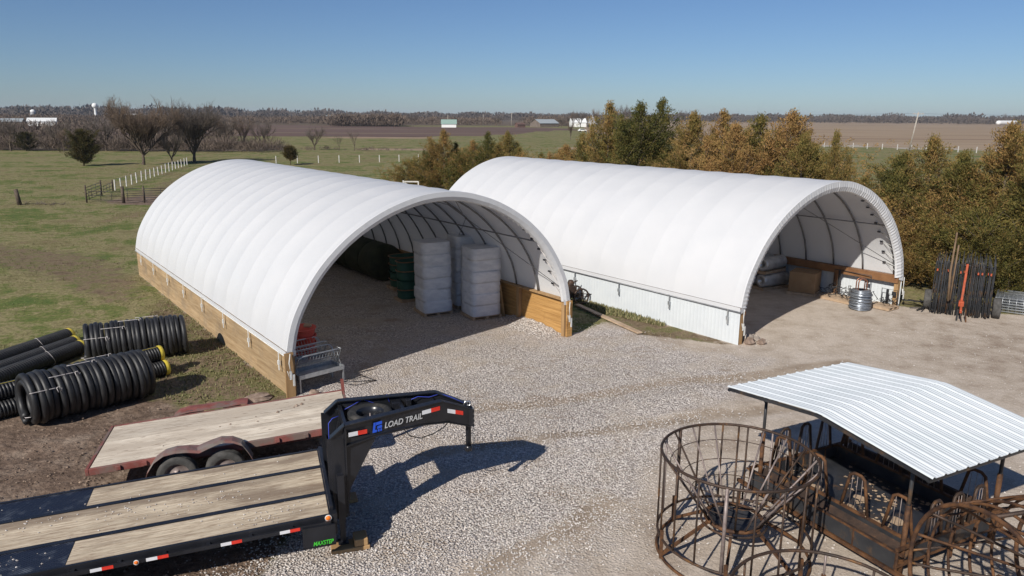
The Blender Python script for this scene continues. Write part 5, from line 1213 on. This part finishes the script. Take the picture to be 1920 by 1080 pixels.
PB = [make_cedar(31+i, 3.4, 1.9, 170, 8, 0.095, 'cedar', 'cedar_shrub', True) for i in range(2)]
used = set(); KID = {}
def place(proto, loc, rz, s_, label, cat, group, name=None):
    if proto.name not in KID: KID[proto.name] = kidtree(proto)
    if proto.name not in used: used.add(proto.name); o = proto
    else: o = copy_tree(proto, KID[proto.name])
    o.location = loc; o.rotation_euler = (0, 0, rz); o.scale = s_ if isinstance(s_, tuple) else (s_, s_, s_)
    return tag(o, label, cat, group)
G = 'cedars in the row behind the far shed'
ex = [(-4.8, 63.5, 5.0), (-3.2, 60.2, 5.3), (-1.0, 58.6, 5.2), (0.4, 55.3, 5.0), (2.0, 53.6, 4.6), (3.3, 51.8, 5.0), (6.3, 49.2, 5.8), (8.4, 45.6, 6.2), (10.8, 41.2, 6.2), (12.2, 40.2, 6.2), (14.6, 36.5, 5.9), (16.1, 34.0, 4.6), (19.6, 32.9, 5.6), (23.0, 30.0, 6.0), (17.6, 33.8, 5.0), (-6.8, 63.0, 4.8), (21.4, 30.0, 5.6)]
cl = [  # x, y, height, width factor, prototype
 (-5.7, 62.0, 6.1, 1.0, 0, 'leftmost tall cedar of the row, its ragged top left of the far shed'), (-1.9, 57.1, 6.0, 1.0, 1, 'orange tipped cedar just above the far end of the far shed'),
 (-0.4, 56.8, 6.1, .9, 2, 'dull green cedar next to the orange tipped one at the far end of the shed'), (3.5, 50.1, 5.4, 1.0, 2, 'low wide cedar below the white farm shed in the distance'),
 (4.6, 50.3, 6.1, .8, 3, 'rusty cedar just left of the tall dark spire'), (5.9, 46.9, 8.1, .95, 1, 'tall dark green cedar with the sharp spire, highest of its part of the row'),
 (7.2, 50.1, 7.0, .85, 3, 'brownish cedar close behind the tall spired one'), (7.5, 44.8, 8.1, 1.0, 0, 'tall cedar with twin tops right of the spired one'),
 (9.0, 46.2, 8.3, 1.0, 1, 'pointed cedar with a bare grey tree showing left behind it'), (9.9, 41.7, 7.5, 1.0, 3, 'orange brown cedar just right of the two pointed tops'),
 (11.8, 42.5, 7.6, 1.0, 1, 'narrow topped cedar at the middle of the far shed ridge'), (11.2, 38.3, 7.0, .95, 2, 'wide olive cedar in front of the narrow topped one'),
 (12.9, 39.5, 7.4, 1.0, 0, 'round shouldered cedar behind the ridge of the far shed'), (14.0, 38.1, 7.6, 1.1, 2, 'broad rusty cedar with spreading side tips above the shed opening'),
 (13.6, 35.3, 6.5, .9, 3, 'dense cedar touching the roof edge of the far shed'), (15.0, 35.0, 6.6, .7, 1, 'slim pointed cedar standing alone right of the shed arch'),
 (16.9, 32.6, 5.7, 1.0, 0, 'cedar just left of the utility pole'), (18.4, 33.1, 6.5, 1.05, 2, 'cedar right below the utility pole'),
 (18.6, 31.0, 5.9, 1.1, 3, 'wide cedar above the folded harrow'), (20.6, 31.2, 7.1, 1.15, 0, 'largest cedar at the right edge, above the mesh panels'),
 (20.2, 28.6, 6.7, 1.0, 1, 'cedar cut by the right edge of the picture'), (22.5, 33.5, 6.6, 1.0, 2, 'cedar behind the largest one at the right edge'), (21.9, 26.5, 5.6, 1.0, 3, 'cedar nearest the mesh panels, mostly outside the picture')]
for i, (x, y, h, wf, pi_, lab) in enumerate(cl):
    k = h/6.5; place(PC[pi_], (x, y, 0), random.uniform(0, 6.28), (k*wf*1.08, k*wf*1.08, k), lab, 'cedar tree', G)
exo = [1, 2, 3, 4, 5, 6, 7, 8, 9, 10, 11, 12, 13, 14, 15, 0, 16]
for i, (x, y, h) in enumerate(ex):
    k = h/6.5; place(PC[(i*3+1) % 4], (x, y, 0), random.uniform(0, 6.28), (k*1.15, k*1.15, k), ['low cedar at the left end of the row touching the lone bush', 'wide cedar second from the left end of the row', 'dull cedar between the ragged topped one and the orange tipped one', 'cedar half hidden by the far end of the far shed roof', 'low cedar over the far end of the ridge, right of the dull green one', 'brownish low cedar left of the white farm shed', 'cedar in front of the distant grain bin', 'cedar squeezed behind the tall spired one', 'cedar at the foot of the twin tops', 'olive cedar between the two broad rusty ones', 'cedar just behind the narrow topped one', 'cedar between the broad rusty one and the shed arch', 'low cedar under the slim pointed one', 'cedar right of the leaning utility pole', 'cedar at the right edge behind the mesh panels', 'cedar seen through the gap right of the shed arch', 'cedar between the harrow pole and the largest cedar'][exo[i]], 'cedar tree', G)
sh = [(-8.8, 62.7, 3.9, 1.2, 'lone bushy cedar at the left end of the row, by the white board gate'), (-4.0, 60.5, 4.6, 1.1, 'low cedar between the leftmost tall one and the shed'), (0.9, 53.5, 4.7, 1.0, 'low dull cedar behind the far end of the shed roof'),
      (2.6, 52.9, 4.5, 1.0, 'low cedar left of the thin bare sapling'), (15.7, 32.2, 4.0, 1.0, 'low cedar at the right shoulder of the far shed'), (17.6, 30.2, 3.6, 1.1, 'brown cedar bush behind the harrow wheel'), (16.4, 30.9, 3.0, 1.0, 'small cedar bush beside the far shed wall'),
      (18.5, 29.0, 4.0, 1.2, 'cedar bush right behind the upright harrow bars'), (19.6, 28.6, 3.2, 1.0, 'cedar bush above the mesh panels'), (20.9, 27.6, 3.0, 1.0, 'cedar bush at the right edge beside the mesh panels'), (17.2, 31.8, 4.2, 1.1, 'cedar bush filling the gap behind the shed corner'), (8.5, 43.3, 5.0, 1.0, 'bush cedar below the twin tops'), (12.6, 37.0, 5.0, 1.0, 'bush cedar right behind the shed ridge')]
for i, (x, y, h, wf, lab) in enumerate(sh):
    k = h/3.4; place(PB[i % 2], (x, y, 0), random.uniform(0, 6.28), (k*wf*.75, k*wf*.75, k), lab, 'cedar shrub', 'low cedars in the row behind the far shed')
PD = make_cedar(51, 5.3, 2.1, 230, 9, 0.15, 'cedardark', 'cedar_tree', True)
place(PD, (-59.4, 103.8, 0), 1.0, (1.05, 1.05, 1.0), 'dark rounded cedar standing alone in the left pasture', 'cedar tree', None)
place(PD, (-93.6, 144.9, 0), 2.0, (0.95, 0.95, 0.72), 'small dark cedar in the tree line at the far left', 'cedar tree', None)
PD2 = make_cedar(52, 2.4, 1.15, 120, 7, 0.20, 'cedardark', 'cedar_tree', True)
PD2_o = place(PD2, (-32.3, 109.0, 0.55), 1.0, 1.0, 'tiny round dark cedar behind the ridge of the near shed', 'cedar tree', None)
PD2.children and None
b = MB(); b.tube([(0, 0, -0.55), (0, 0, 0.4)], 0.06, 5); b.build('stem', M['bark'], PD2)

# ------------------------------------------------------------------ bare trees
def bare_tree(seed, h, wide, levels, trunk, mt, first=0.2, nk=(6, 5, 4, 4, 3, 3)):
    rr_ = random.Random(seed); limbs = MB(); tw = MB()
    def grow(p, d, ln, r, lev):
        n = 4 if lev < 2 else 3 if lev < 4 else 2; pts = [p]; rs = [r]; q = p; cv = rr_.uniform(-.12, .12)
        for i in range(n):
            d = (d+Vector((rr_.gauss(0, .10), rr_.gauss(0, .10), 0.10 if lev else 0.3))).normalized(); q = q+d*ln/n; pts.append(q); rs.append(max(r*(1-0.45*(i+1)/n), 0.009))
        (limbs if lev < 3 else tw).tube(pts, rs, 6 if lev == 0 else 4 if lev < 3 else 3, cap=False)
        if lev >= levels: return
        k = nk[lev]
        for i in range(k):
            f = (0.55+0.45*(i+1)/k) if lev == 0 else (0.25+0.75*(i+1)/k); j = min(int(f*n), n-1); pp = pts[j].lerp(pts[j+1], min(1, f*n-j))
            a = 2*math.pi*(i+rr_.random()*0.7)/k+lev; x = d.cross(Vector((0.1, 0.05, 1))); x.normalize(); y = x.cross(d)
            sp_ = (wide if lev == 0 else 0.62)*rr_.uniform(0.45, 1.15)
            nd = (d+(x*math.cos(a)+y*math.sin(a))*sp_).normalized(); nd.z = max(nd.z, 0.02); nd.normalize()
            l2 = ln*(2.0 if lev == 0 else rr_.uniform(0.50, 0.72)); grow(pp, nd, l2*(1.0 if lev else rr_.uniform(.8, 1.1)), max(r*(0.5 if lev == 0 else 0.55), 0.012), lev+1)
    grow(Vector((0, 0, 0)), Vector((0, 0, 1)), h*first, trunk, 0)
    mx = max(v[2] for v in tw.v); k = h/mx
    for m_ in (limbs, tw): m_.v = [(v[0]*k, v[1]*k, v[2]*k) for v in m_.v]
    o = empty('bare_tree'); limbs.build('trunk', M['bark'], o, fix=False); tw.build('crown', M[mt], o, fix=False); return o
T0_ = bare_tree(1, 9.6, 0.78, 5, 0.24, 'twig', 0.20, (8, 7, 6, 5, 5)); T1_ = bare_tree(2, 9.4, 0.62, 5, 0.25, 'twig2', 0.22, (7, 6, 6, 5, 4)); T2_ = bare_tree(3, 7, 0.9, 4, 0.2, 'twig2', 0.2, (6, 5, 5, 4))
T3_ = bare_tree(4, 7.5, 0.6, 4, 0.18, 'twig', 0.25, (5, 6, 5, 4)); T4_ = bare_tree(5, 5, 0.45, 3, 0.10, 'twig2', 0.35, (5, 5, 4))
place(T0_, (-52.6, 106.8, 0), 0.4, (1.30, 1.30, 1.03), 'large spreading bare tree with dense reddish crown in the left pasture', 'bare tree', None)
place(T1_, (-47.7, 112.4, 0), 1.4, (1.42, 1.42, 1.05), 'large bare tree with grey crown rising just left of the near shed', 'bare tree', None)
place(T2_, (-49.3, 108.4, 0), 2.4, (0.75, 0.75, 0.75), 'small bare tree between the two large ones', 'bare tree', None)
BG = 'bare trees of the hedgerow beyond the pasture'
bl = [(-96.4, 144.5, 7.0, T2_, 'bare tree at the far left edge of the hedgerow'), (-88.0, 145.7, 6.4, T2_, 'bare tree right of the small dark cedar in the hedgerow'), (-84.6, 141.8, 5.2, T3_, 'short bare tree in the hedgerow left of the lone dark cedar'), (-79.4, 147.0, 7.2, T2_, 'bare tree in the hedgerow directly behind the lone dark cedar'),
      (-73.0, 147.5, 7.0, T3_, 'bare tree in the hedgerow left of the large spreading one'), (-66.5, 149.0, 7.4, T2_, 'bare tree in the hedgerow behind the large spreading one'), (-59.3, 152.4, 8.1, T3_, 'tall bare hedgerow tree just right of the two large pasture trees'), (-58.3, 152.0, 7.2, T2_, 'bare tree twined with the tall one right of the pasture trees'),
      (-54.9, 153.1, 8.3, T3_, 'bare hedgerow tree standing over the small dark bush'), (-50.8, 153.7, 6.4, T2_, 'low spreading bare tree at the right end of the hedgerow'), (-41.5, 157.6, 5.2, T2_, 'isolated bare tree above the ridge of the near shed'), (-36.0, 155.9, 3.8, T4_, 'thin leafless sapling between the two isolated trees'), (-32.4, 154.0, 5.2, T4_, 'pale thin bare tree, last one right of the isolated tree'), (18.4, 241.0, 6.3, T3_, 'thin bare tree left of the white farm shed, above the cedars')]
for x, y, h, pt_, lab in bl:
    base = {T0_: 9.6, T1_: 9.4, T2_: 7, T3_: 7.5, T4_: 5}[pt_]; k = h/base; place(pt_, (x, y, 0), random.uniform(0, 6.28), (k*random.uniform(.95, 1.2),)*2+(k,), lab, 'bare tree', BG)
fl = [(-101, 548, 11.6, 'bare tree at the left of the distant grove above the plowed field'), (-91, 540, 11.0, 'second bare tree of the distant grove above the plowed field'), (-78.3, 501, 11.6, 'rounded pale bare tree in the distant grove'), (-66.7, 507, 10.6, 'bare tree at the right of the distant grove'), (40.3, 507, 12.5, 'bare tree standing behind the white farm shed'),
      (48, 540, 13.0, 'bare tree over the grey grain bin'), (61.5, 571, 15.6, 'bare tree just left of the tall spired cedar'), (94.8, 699, 21.4, 'tall bare tree rising between the spired cedar and the twin tops'), (112.7, 752, 20.5, 'tall pale bare tree behind the twin topped cedar'), (211.7, 948, 19.5, 'lone bare tree on the horizon right of the pointed cedars'),
      (1060, 1640, 24, 'bare tree on the horizon at the far right edge'), (33, 520, 9.0, 'low bare tree beside the barn with the open door'), (-55, 515, 8.0, 'bare tree left of the green roofed shed'), (-12, 590, 8.5, 'bare tree behind the distant utility pole')]
for i, (x, y, h, lab) in enumerate(fl):
    k = h/7.5; place([T3_, T2_][i % 2], (x, y, 0), random.uniform(0, 6.28), (k, k, k), lab, 'bare tree', 'distant bare trees on the horizon')
# brushy hedgerow and far woodland : masses nobody could count
def thicket(name, pts, hs, label, cat, m, per=26, size=0.12, wide=0.5, thin=0.3):
    P = np.repeat(np.array(pts, float), per, 0); H = np.repeat(np.array(hs, float), per); n = len(H)
    u_ = rng.normal(0, 1, (n, 3)); u_ /= np.linalg.norm(u_, axis=1)[:, None]; rad = rng.uniform(0.35, 1.0, n)**0.6
    c = np.stack([P[:, 0]+u_[:, 0]*rad*wide*H, P[:, 1]+u_[:, 1]*rad*wide*H, H*(0.46+0.42*u_[:, 2]*rad)], 1)
    d = u_*0.6+rng.normal(0, 0.4, (n, 3)); d[:, 2] = np.abs(d[:, 2])+0.5; d /= np.linalg.norm(d, axis=1)[:, None]
    s_ = np.cross(d, rng.normal(0, 1, (n, 3))); s_ /= np.linalg.norm(s_, axis=1)[:, None]+1e-6; L_ = (H*size*rng.uniform(0.6, 1.6, n))[:, None]
    V = np.stack([c-s_*L_*thin, c+s_*L_*thin, c+d*L_*0.6+s_*L_*thin, c+d*L_], 1).reshape(-1, 3); V[:, 2] = np.maximum(V[:, 2], 0.0)
    me = bpy.data.meshes.new(name); me.from_pydata(V.tolist(), [], np.arange(4*n).reshape(-1, 4).tolist()); me.materials.append(m); o = bpy.data.objects.new(name, me); col.objects.link(o); return tag(o, label, cat, kind='stuff')
M['brush'] = pm('brush_twigs', (0.095, 0.070, 0.058), (0.15, 0.115, 0.09), 0.3, 0.95, island=0.2)
M['wood'] = pm('woodland_twigs', (0.105, 0.076, 0.060), (0.155, 0.118, 0.090), 0.01, 0.95, island=0.15)
M['wood2'] = pm('far_woodland_twigs', (0.078, 0.062, 0.054), (0.105, 0.086, 0.072), 0.004, 0.95, island=0.12)
pts = [(x, 148+rng.normal(0, 2.5)+abs(x+75)*0.02) for x in rng.uniform(-125, -44, 330)]+[(x, 156+rng.normal(0, 1.5)) for x in rng.uniform(-44, -20, 34)]
thicket('hedgerow', pts, [rng.uniform(1.0, 3.0) if x < -46 else rng.uniform(0.4, 0.9) for x, y in pts], 'brown leafless brush along the far edge of the pasture', 'hedgerow', M['brush'], 120, 0.30, 0.6, 0.035)
pts = [(x, rng.uniform(165, 300)) for x in rng.uniform(-330, -60, 420) if True]; pts = [(x, y) for x, y in pts if x < -0.36*y-2]
thicket('brushland', pts, [rng.uniform(2.0, 5.5) for _ in pts], 'greyish brown scrub behind the hedgerow on the left', 'scrub', M['brush'], 120, 0.22, 0.65, 0.07)
pts = []; hs = []
for _ in range(900):
    u_ = rng.uniform(0, 1); az = -37+u_*36; D = rng.uniform(600, 900); pts.append((D*math.sin(R(az)), D*math.cos(R(az)))); hs.append(rng.uniform(3.5, 7.5))
for _ in range(260): az = rng.uniform(-13.5, -8.5); D = rng.uniform(520, 600); pts.append((D*math.sin(R(az)), D*math.cos(R(az)))); hs.append(rng.uniform(4, 9))
for _ in range(160): az = rng.uniform(1, 9); D = rng.uniform(600, 760); pts.append((D*math.sin(R(az)), D*math.cos(R(az)))); hs.append(rng.uniform(4, 9))
thicket('woodland', pts, hs, 'leafless grey brown woods between the fields and the horizon', 'woods', M['wood'], 110, 0.18, 0.9, 0.16)
pts = []; hs = []
for _ in range(2300):
    az = rng.uniform(-38, 38); D = rng.uniform(1300, 2100) if az > 8 else rng.uniform(1200, 2300); pts.append((D*math.sin(R(az)), D*math.cos(R(az))))
    if -31 < az < -13 and D < 1420: D += 250; pts[-1] = (D*math.sin(R(az)), D*math.cos(R(az)))
    base = 15 if az < -20 else 13; hs.append(base*D/1600*rng.uniform(0.75, 1.1)*(1+0.12*math.sin(az*1.7)+0.1*math.sin(az*5.1))*(1.12 if az < -14 else 1.0)*(1.0 if az > 8 else 1)*(1.0 if rng.random() < .9 else 1.25))
thicket('far_woodland', pts, hs, 'thin dark belt of distant woods along the whole horizon', 'woods', M['wood2'], 70, 0.18, 1.1, 0.4)

# ------------------------------------------------------------------ fences, posts, gates, poles
F1 = empty('white_post_fence', (-37.5, 70.1, 0), 0, 'line of short white posts running along the lane to the tree', 'fence')
n = 19
for i in range(n):
    f = (i/(n-1)); P = Vector((-37.48, 70.13, 0)).lerp(Vector((-46.4, 106.8, 0)), f**1.0); b = MB(); b.beam(P, P+Vector((random.uniform(-.05, .05), 0, random.uniform(0.98, 1.1))), 0.085, 0.085); b.build('post', M['wpost'], F1, world=True)
b = MB()
for z in (0.35, 0.7, 1.0): b.tube([(-37.48, 70.13, z), (-46.4, 106.8, z)], 0.012, 3)
b.build('wire', M['hoop'], F1, world=True)
F2 = empty('white_post_fence', (-40, 109.4, 0), 0, 'far row of white posts crossing the pasture behind the ridge of the near shed', 'fence')
for i in range(9):
    P = Vector((-35.3, 111.9, 0)).lerp(Vector((-12.0, 119.6, 0)), i/8); b = MB(); b.beam(P, P+Vector((0, 0, 1.1)), 0.10, 0.10); b.build('post', M['wpost'], F2, world=True)
F3 = empty('white_post_fence', (79, 191.6, 0), 0, 'row of white posts between the green meadow and the stubble on the right', 'fence')
pp = [(76.5, 200.6), (79.0, 191.6), (84.0, 186.4), (86.2, 183.6), (88.6, 181.0), (90.7, 178.0), (92.6, 175.3), (94.6, 172.6), (96.6, 169.8), (98.6, 167.0), (100.8, 163.9), (103, 160.9)]
for x, y in pp: b = MB(); b.beam((x, y, 0), (x, y, 1.3), 0.14, 0.14); b.build('post', M['wpost'], F3, world=True)
b = MB()
for z in (0.5, 0.95): b.tube([(x, y, z) for x, y in pp], 0.035, 3)
b.build('rail', M['greypole'], F3, world=True)
def gate(p0, p1, h, label, posts=(0.0, 1.0), m='darksteel', bars=5, name='steel_gate'):
    p0, p1 = Vector(p0), Vector(p1); o = empty(name, p0, 0, label, 'gate'); u_ = (p1-p0)
    b = MB()
    for k in range(bars): z = 0.22+(h-0.22)*k/(bars-1); b.tube([p0+Vector((0, 0, z)), p1+Vector((0, 0, z))], 0.022, 4)
    for f in (0.02, 0.35, 0.66, 0.98): q = p0+u_*f; b.tube([q+Vector((0, 0, 0.2)), q+Vector((0, 0, h))], 0.02, 4)
    b.build('gate_panel', M[m], o, world=True)
    for f in posts: q = p0+u_*f; b = MB(); b.tube([q, q+Vector((0, 0, h+0.22))], 0.065, 6); b.build('gate_post', M['oldpost'], o, world=True)
    return o
gate((-34.5, 60.05, 0), (-35.9, 64.9, 0), 1.2, 'dark steel pipe gate at the left, standing end-on to the lane')
gate((-36.1, 65.6, 0), (-37.4, 69.6, 0), 0.8, 'low wire panel between the pipe gate and the white posts', (1.0,), 'darksteel', 3, 'wire_fence')
gate((-31.2, 60.0, 0), (-27.4, 60.9, 0), 1.15, 'dark steel pipe gate nearer the shed, across the lane', (0.33,), 'darksteel', 6)
gate((-34.4, 60.2, 0), (-31.4, 59.9, 0), 0.9, 'sagging low wire panel between the gate posts', (), 'darksteel', 3, 'wire_fence')
b = MB(); b.tube([(0, 0, 0), (0, 0, 1.35)], 0.13, 8, cap=True); single(b, 'gate_post', M['oldpost'], (-31.41, 59.85, 0), 'thick dark wooden post between the two pipe gates', 'post')
b = MB(); b.tube([(0, 0, 0), (-0.18, 0, 1.22)], [0.17, 0.15], 8, cap=True); single(b, 'old_post', M['oldpost'], (-38.8, 58.3, 0), 'leaning old wooden post alone in the left pasture', 'post')
b = MB(); rr_ = random.Random(6)
for i in range(50): p = Vector((rr_.uniform(-1.2, 2.6), rr_.uniform(-.5, .5), 0)); b.tube([p, p+Vector((rr_.uniform(-.5, .5), rr_.uniform(-.2, .2), rr_.uniform(.05, .25)))], 0.015, 3)
single(b, 'fallen_branch', M['twig2'], (-37.8, 58.6, 0), 'dark fallen branches in the grass by the leaning post', 'branch')
o = empty('board_gate', (-8.0, 58.5, 0), 0, 'small white board gate standing behind the ridge of the near shed', 'gate')
b = MB()
for z in (0.5, 1.0, 1.5, 2.0): b.beam((-0.6, 0, z), (0.6, 0, z), 0.03, 0.10)
b.beam((-0.58, -.03, 0.0), (-0.58, -.03, 2.1), 0.10, 0.03, (0, 1, 0)); b.beam((0.6, -.03, 0), (0.6, -.03, 2.02), 0.10, 0.03, (0, 1, 0)); b.beam((-0.55, .03, 1.95), (0.1, .03, 1.55), 0.03, 0.09); b.build('boards', M['wpost'], o)
def pole(x, y, h, label, arm=True, lean=0.0, r=0.14):
    o = empty('utility_pole', (x, y, 0), math.atan2(y, x)-math.pi/2, label, 'utility pole', 'utility poles across the fields')
    b = MB(); b.tube([(0, 0, 0), (lean*h, 0, h)], [r, r*0.7], 6, cap=True); b.build('mast', M['greypole'], o)
    if arm: b = MB(); b.box((lean*h, 0, h-0.35), (2.4*h/9, 0.12, 0.14)); b.box((lean*h-.9*h/9, 0, h-0.2), (0.1, 0.1, 0.22)); b.box((lean*h+.9*h/9, 0, h-0.2), (0.1, 0.1, 0.22)); b.build('cross_arm', M['greypole'], o)
pole(90.5, 172.2, 8.6, 'grey utility pole with cross arm leaning right, behind the cedars at right', True, 0.11, 0.20)
pole(-1.2, 570, 10, 'distant pole with cross arm left of the barn with open door', True, 0, 0.28)
pole(-24.7, 628, 9, 'distant thin pole between the green roofed shed and the barn', False, 0, 0.28); pole(-49.5, 577, 8, 'distant thin pole beside the green roofed shed', False, 0, 0.28); pole(48.5, 466, 8.2, 'distant pole in front of the grey grain bin', False, 0, 0.22)
for (x, y, h, lab) in [(628, 1634, 14, 'tiny pole on the horizon above the shed opening, leftmost of the right field'), (722, 1723, 14, 'tiny pole on the horizon over the slim cedar'), (767, 1767, 15, 'tiny pole on the horizon left of the long leaning pole'), (880, 1840, 14, 'tiny pole on the horizon behind the middle of the right field'), (1059, 2045, 14, 'tiny pole on the horizon beside the leaning pole'), (1237, 2216, 18, 'tiny pole on the horizon nearest the white tank')]:
    pole(x, y, h, lab, False, 0, 0.6)
b = MB(); pA = Vector((90.5+0.11*8.6, 172.2, 8.3)); b.tube([pA, pA.lerp(Vector((160, 120, 8.3)), .5)-Vector((0, 0, .8)), (160, 120, 8.3)], 0.02, 3); b.tube([pA, pA.lerp(Vector((-1.2, 570, 9.6)), .5)-Vector((0, 0, 1.5)), (-1.2, 570, 9.6)], 0.02, 3)
tag(b.build('overhead_wire', M['hose']), 'thin overhead wires strung from the leaning grey pole', 'wire')

# ------------------------------------------------------------------ farm buildings far away
def farm(name, c, rz, Lx, Wy, hw, hr, label, wall, roof, door=None, cat='farm building', open_=False):
    o = empty(name, c, rz, label, cat)
    b = MB(); b.box((0, 0, hw/2), (Lx, Wy, hw)); b.add([(-Lx/2, -Wy/2, hw), (-Lx/2, Wy/2, hw), (-Lx/2, 0, hr), (Lx/2, -Wy/2, hw), (Lx/2, Wy/2, hw), (Lx/2, 0, hr)], [(0, 2, 1), (3, 4, 5)]); b.build('wall', M[wall], o, fix=False)
    b = MB(); e = 0.4
    for sg in (-1, 1):
        b.add([(-Lx/2-e, 0, hr+.08), (Lx/2+e, 0, hr+.08), (Lx/2+e, sg*(Wy/2+e), hw-.12+.08), (-Lx/2-e, sg*(Wy/2+e), hw-.12+.08)], [(0, 1, 2, 3)])
    b.build('roof', M[roof], o, fix=False)
    if door:
        for (x, y, w_, h_, ax) in door:
            b = MB(); b.box((x, y, h_/2), (w_ if ax == 'x' else 0.12, 0.12 if ax == 'x' else w_, h_)); b.build('door', M['darkin'], o)  # near-black slab on the wall, painted shade of an open doorway
    return o
farm('barn', (23, 556, 0), R(35), 17, 12, 2.6, 5.4, 'grey roofed open barn with black doorway, beyond the plowed field', 'barnwood', 'greyroof', [(8.5, 0.5, 4.5, 3.2, 'y')])
farm('farm_shed', (48.2, 566, 0), R(8), 11.0, 9, 3.2, 6.2, 'white farm shed partly hidden by a bare tree, above the cedars', 'whitewall', 'whitewall')
o = empty('grain_bin', (60.5, 574, 0), 0, 'round grey grain bin with cone roof beside the white farm shed', 'grain bin')
b = MB(); b.lathe([(4.2, 0), (4.2, 5.2)], (0, 0, 0), 20); b.build('wall', M['bin'], o, fix=False)
b = MB(); b.lathe([(4.35, 5.15), (0.4, 7.4), (0.05, 7.6)], (0, 0, 0), 20); b.build('roof', M['bin'], o, fix=False)
farm('greenhouse', (-42.0, 497, 0), R(4), 9.5, 7, 2.2, 5.0, 'long shed with pale green roof left of the distant poles', 'whitewall', 'greenroof')
farm('white_barn', (-279, 450, 0), R(25), 14.5, 9, 2.6, 4.6, 'white barn with white roof at the far left', 'whitewall', 'whitewall')
farm('green_barn', (-296, 448, 0), R(20), 12, 10, 2.2, 4.2, 'pale grey green barn roof at the left edge', 'barnwood', 'greyroof')
o = empty('silo', (-590, 935, 0), 0, 'white domed silo above the white barn at the far left', 'silo')
b = MB(); b.lathe([(2.9, 0), (2.9, 9.6)], (0, 0, 0), 18); b.build('wall', M['bin'], o, fix=False)
b = MB(); b.lathe([(3.0, 9.5), (2.6, 10.9), (1.6, 11.8), (0.01, 12.2)], (0, 0, 0), 18); b.build('dome', M['whitewall'], o, fix=False)
farm('house', (-272, 1130, 0), R(10), 13, 8, 4.5, 7.5, 'white house on the horizon above the ridge of the near shed', 'whitewall', 'greyroof', cat='house')
farm('house', (-568, 1130, 0), R(20), 15, 9, 4.5, 7.8, 'white house on the horizon left of the water tower', 'whitewall', 'whitewall', cat='house')
farm('house', (-505, 1138, 0), R(-12), 13, 8, 4.0, 6.8, 'pale house on the horizon behind the large spreading bare tree', 'whitewall', 'greyroof', cat='house')
farm('old_shed', (4.7, 516, 0), R(30), 6, 4, 2.0, 3.2, 'rusty brown shed in the field left of the barn with open door', 'redrust', 'redrust')
o = empty('water_tower', (-620, 1130, 0), 0, 'white ball-topped water tower on the left horizon', 'water tower')
WK = 0.56
b = MB(); b.lathe([(x*WK, z*WK) for x, z in [(5.2, 0), (3.4, 4), (2.9, 20), (3.1, 27), (4.2, 29.5)]], (0, 0, 0), 18); b.build('column', M['whitewall'], o, fix=False)
b = MB(); b.lathe([(4.0*WK, 29*WK)]+[(7.2*WK*math.sin(a), (34.2-7.0*math.cos(a))*WK) for a in np.linspace(0.6, 3.14, 12)], (0, 0, 0), 22); b.build('tank', M['whitewall'], o, fix=False)
o = empty('storage_tank', (681, 1048, 0), math.atan2(1061-1034, 703-658), 'long white storage tank at the right end of the stubble field', 'tank')
b = MB(); b.lathe([(0.01, -26), (2.0, -25.5), (3.0, -23.5), (3.1, -20), (3.1, 20), (3.0, 23.5), (2.0, 25.5), (0.01, 26)], (0, 0, 3.3), 16, 'x'); b.build('shell', M['whitewall'], o, fix=False)
b = MB()
for x in (-17, 0, 17): b.box((x, 0, 0.4), (1.5, 4, 0.8))
b.build('saddle', M['bin'], o)
def car(c, rz, label, m):
    o = empty('parked_car', c, rz, label, 'car')
    def fq(x, y, t_): return Vector((x, t_, y))
    b = MB(); b.prism([(-2.2, .35), (2.2, .35), (2.2, .8), (1.3, .95), (0.7, 1.45), (-1.3, 1.45), (-1.9, .95), (-2.2, .9)], fq, -0.85, 0.85); b.build('body', M[m], o, bevel=0.05)
    b = MB(); b.prism([(-1.6, .98), (1.1, .98), (0.65, 1.38), (-1.25, 1.38)], fq, -0.865, 0.865); b.build('window', M['darkin'], o)
    for x in (-1.4, 1.4):
        for y in (-0.8, 0.8): b = MB(); b.lathe([(0.01, -.1), (0.33, -.1), (0.33, .1), (0.01, .1)], (x, y, .33), 14, 'y'); b.build('wheel', M['tyre'], o)
car((34.6, 377.4, 0), 0.2, 'small white parked car in the green field left of the grain bin', 'whitewall')

# ------------------------------------------------------------------ haze
hm = bpy.data.materials.new('air'); hm.use_nodes = True; hn = hm.node_tree; hn.nodes.clear()
ho = hn.nodes.new('ShaderNodeOutputMaterial'); hv = hn.nodes.new('ShaderNodeVolumePrincipled'); hv.inputs['Color'].default_value = (0.72, 0.80, 0.92, 1); hv.inputs['Density'].default_value = 0.00010
hn.links.new(hv.outputs[0], ho.inputs['Volume'])
b = MB(); b.box((0, 2600, 24), (9000, 6400, 50)); hz_ = b.build('haze', hm); hz_['kind'] = 'stuff'
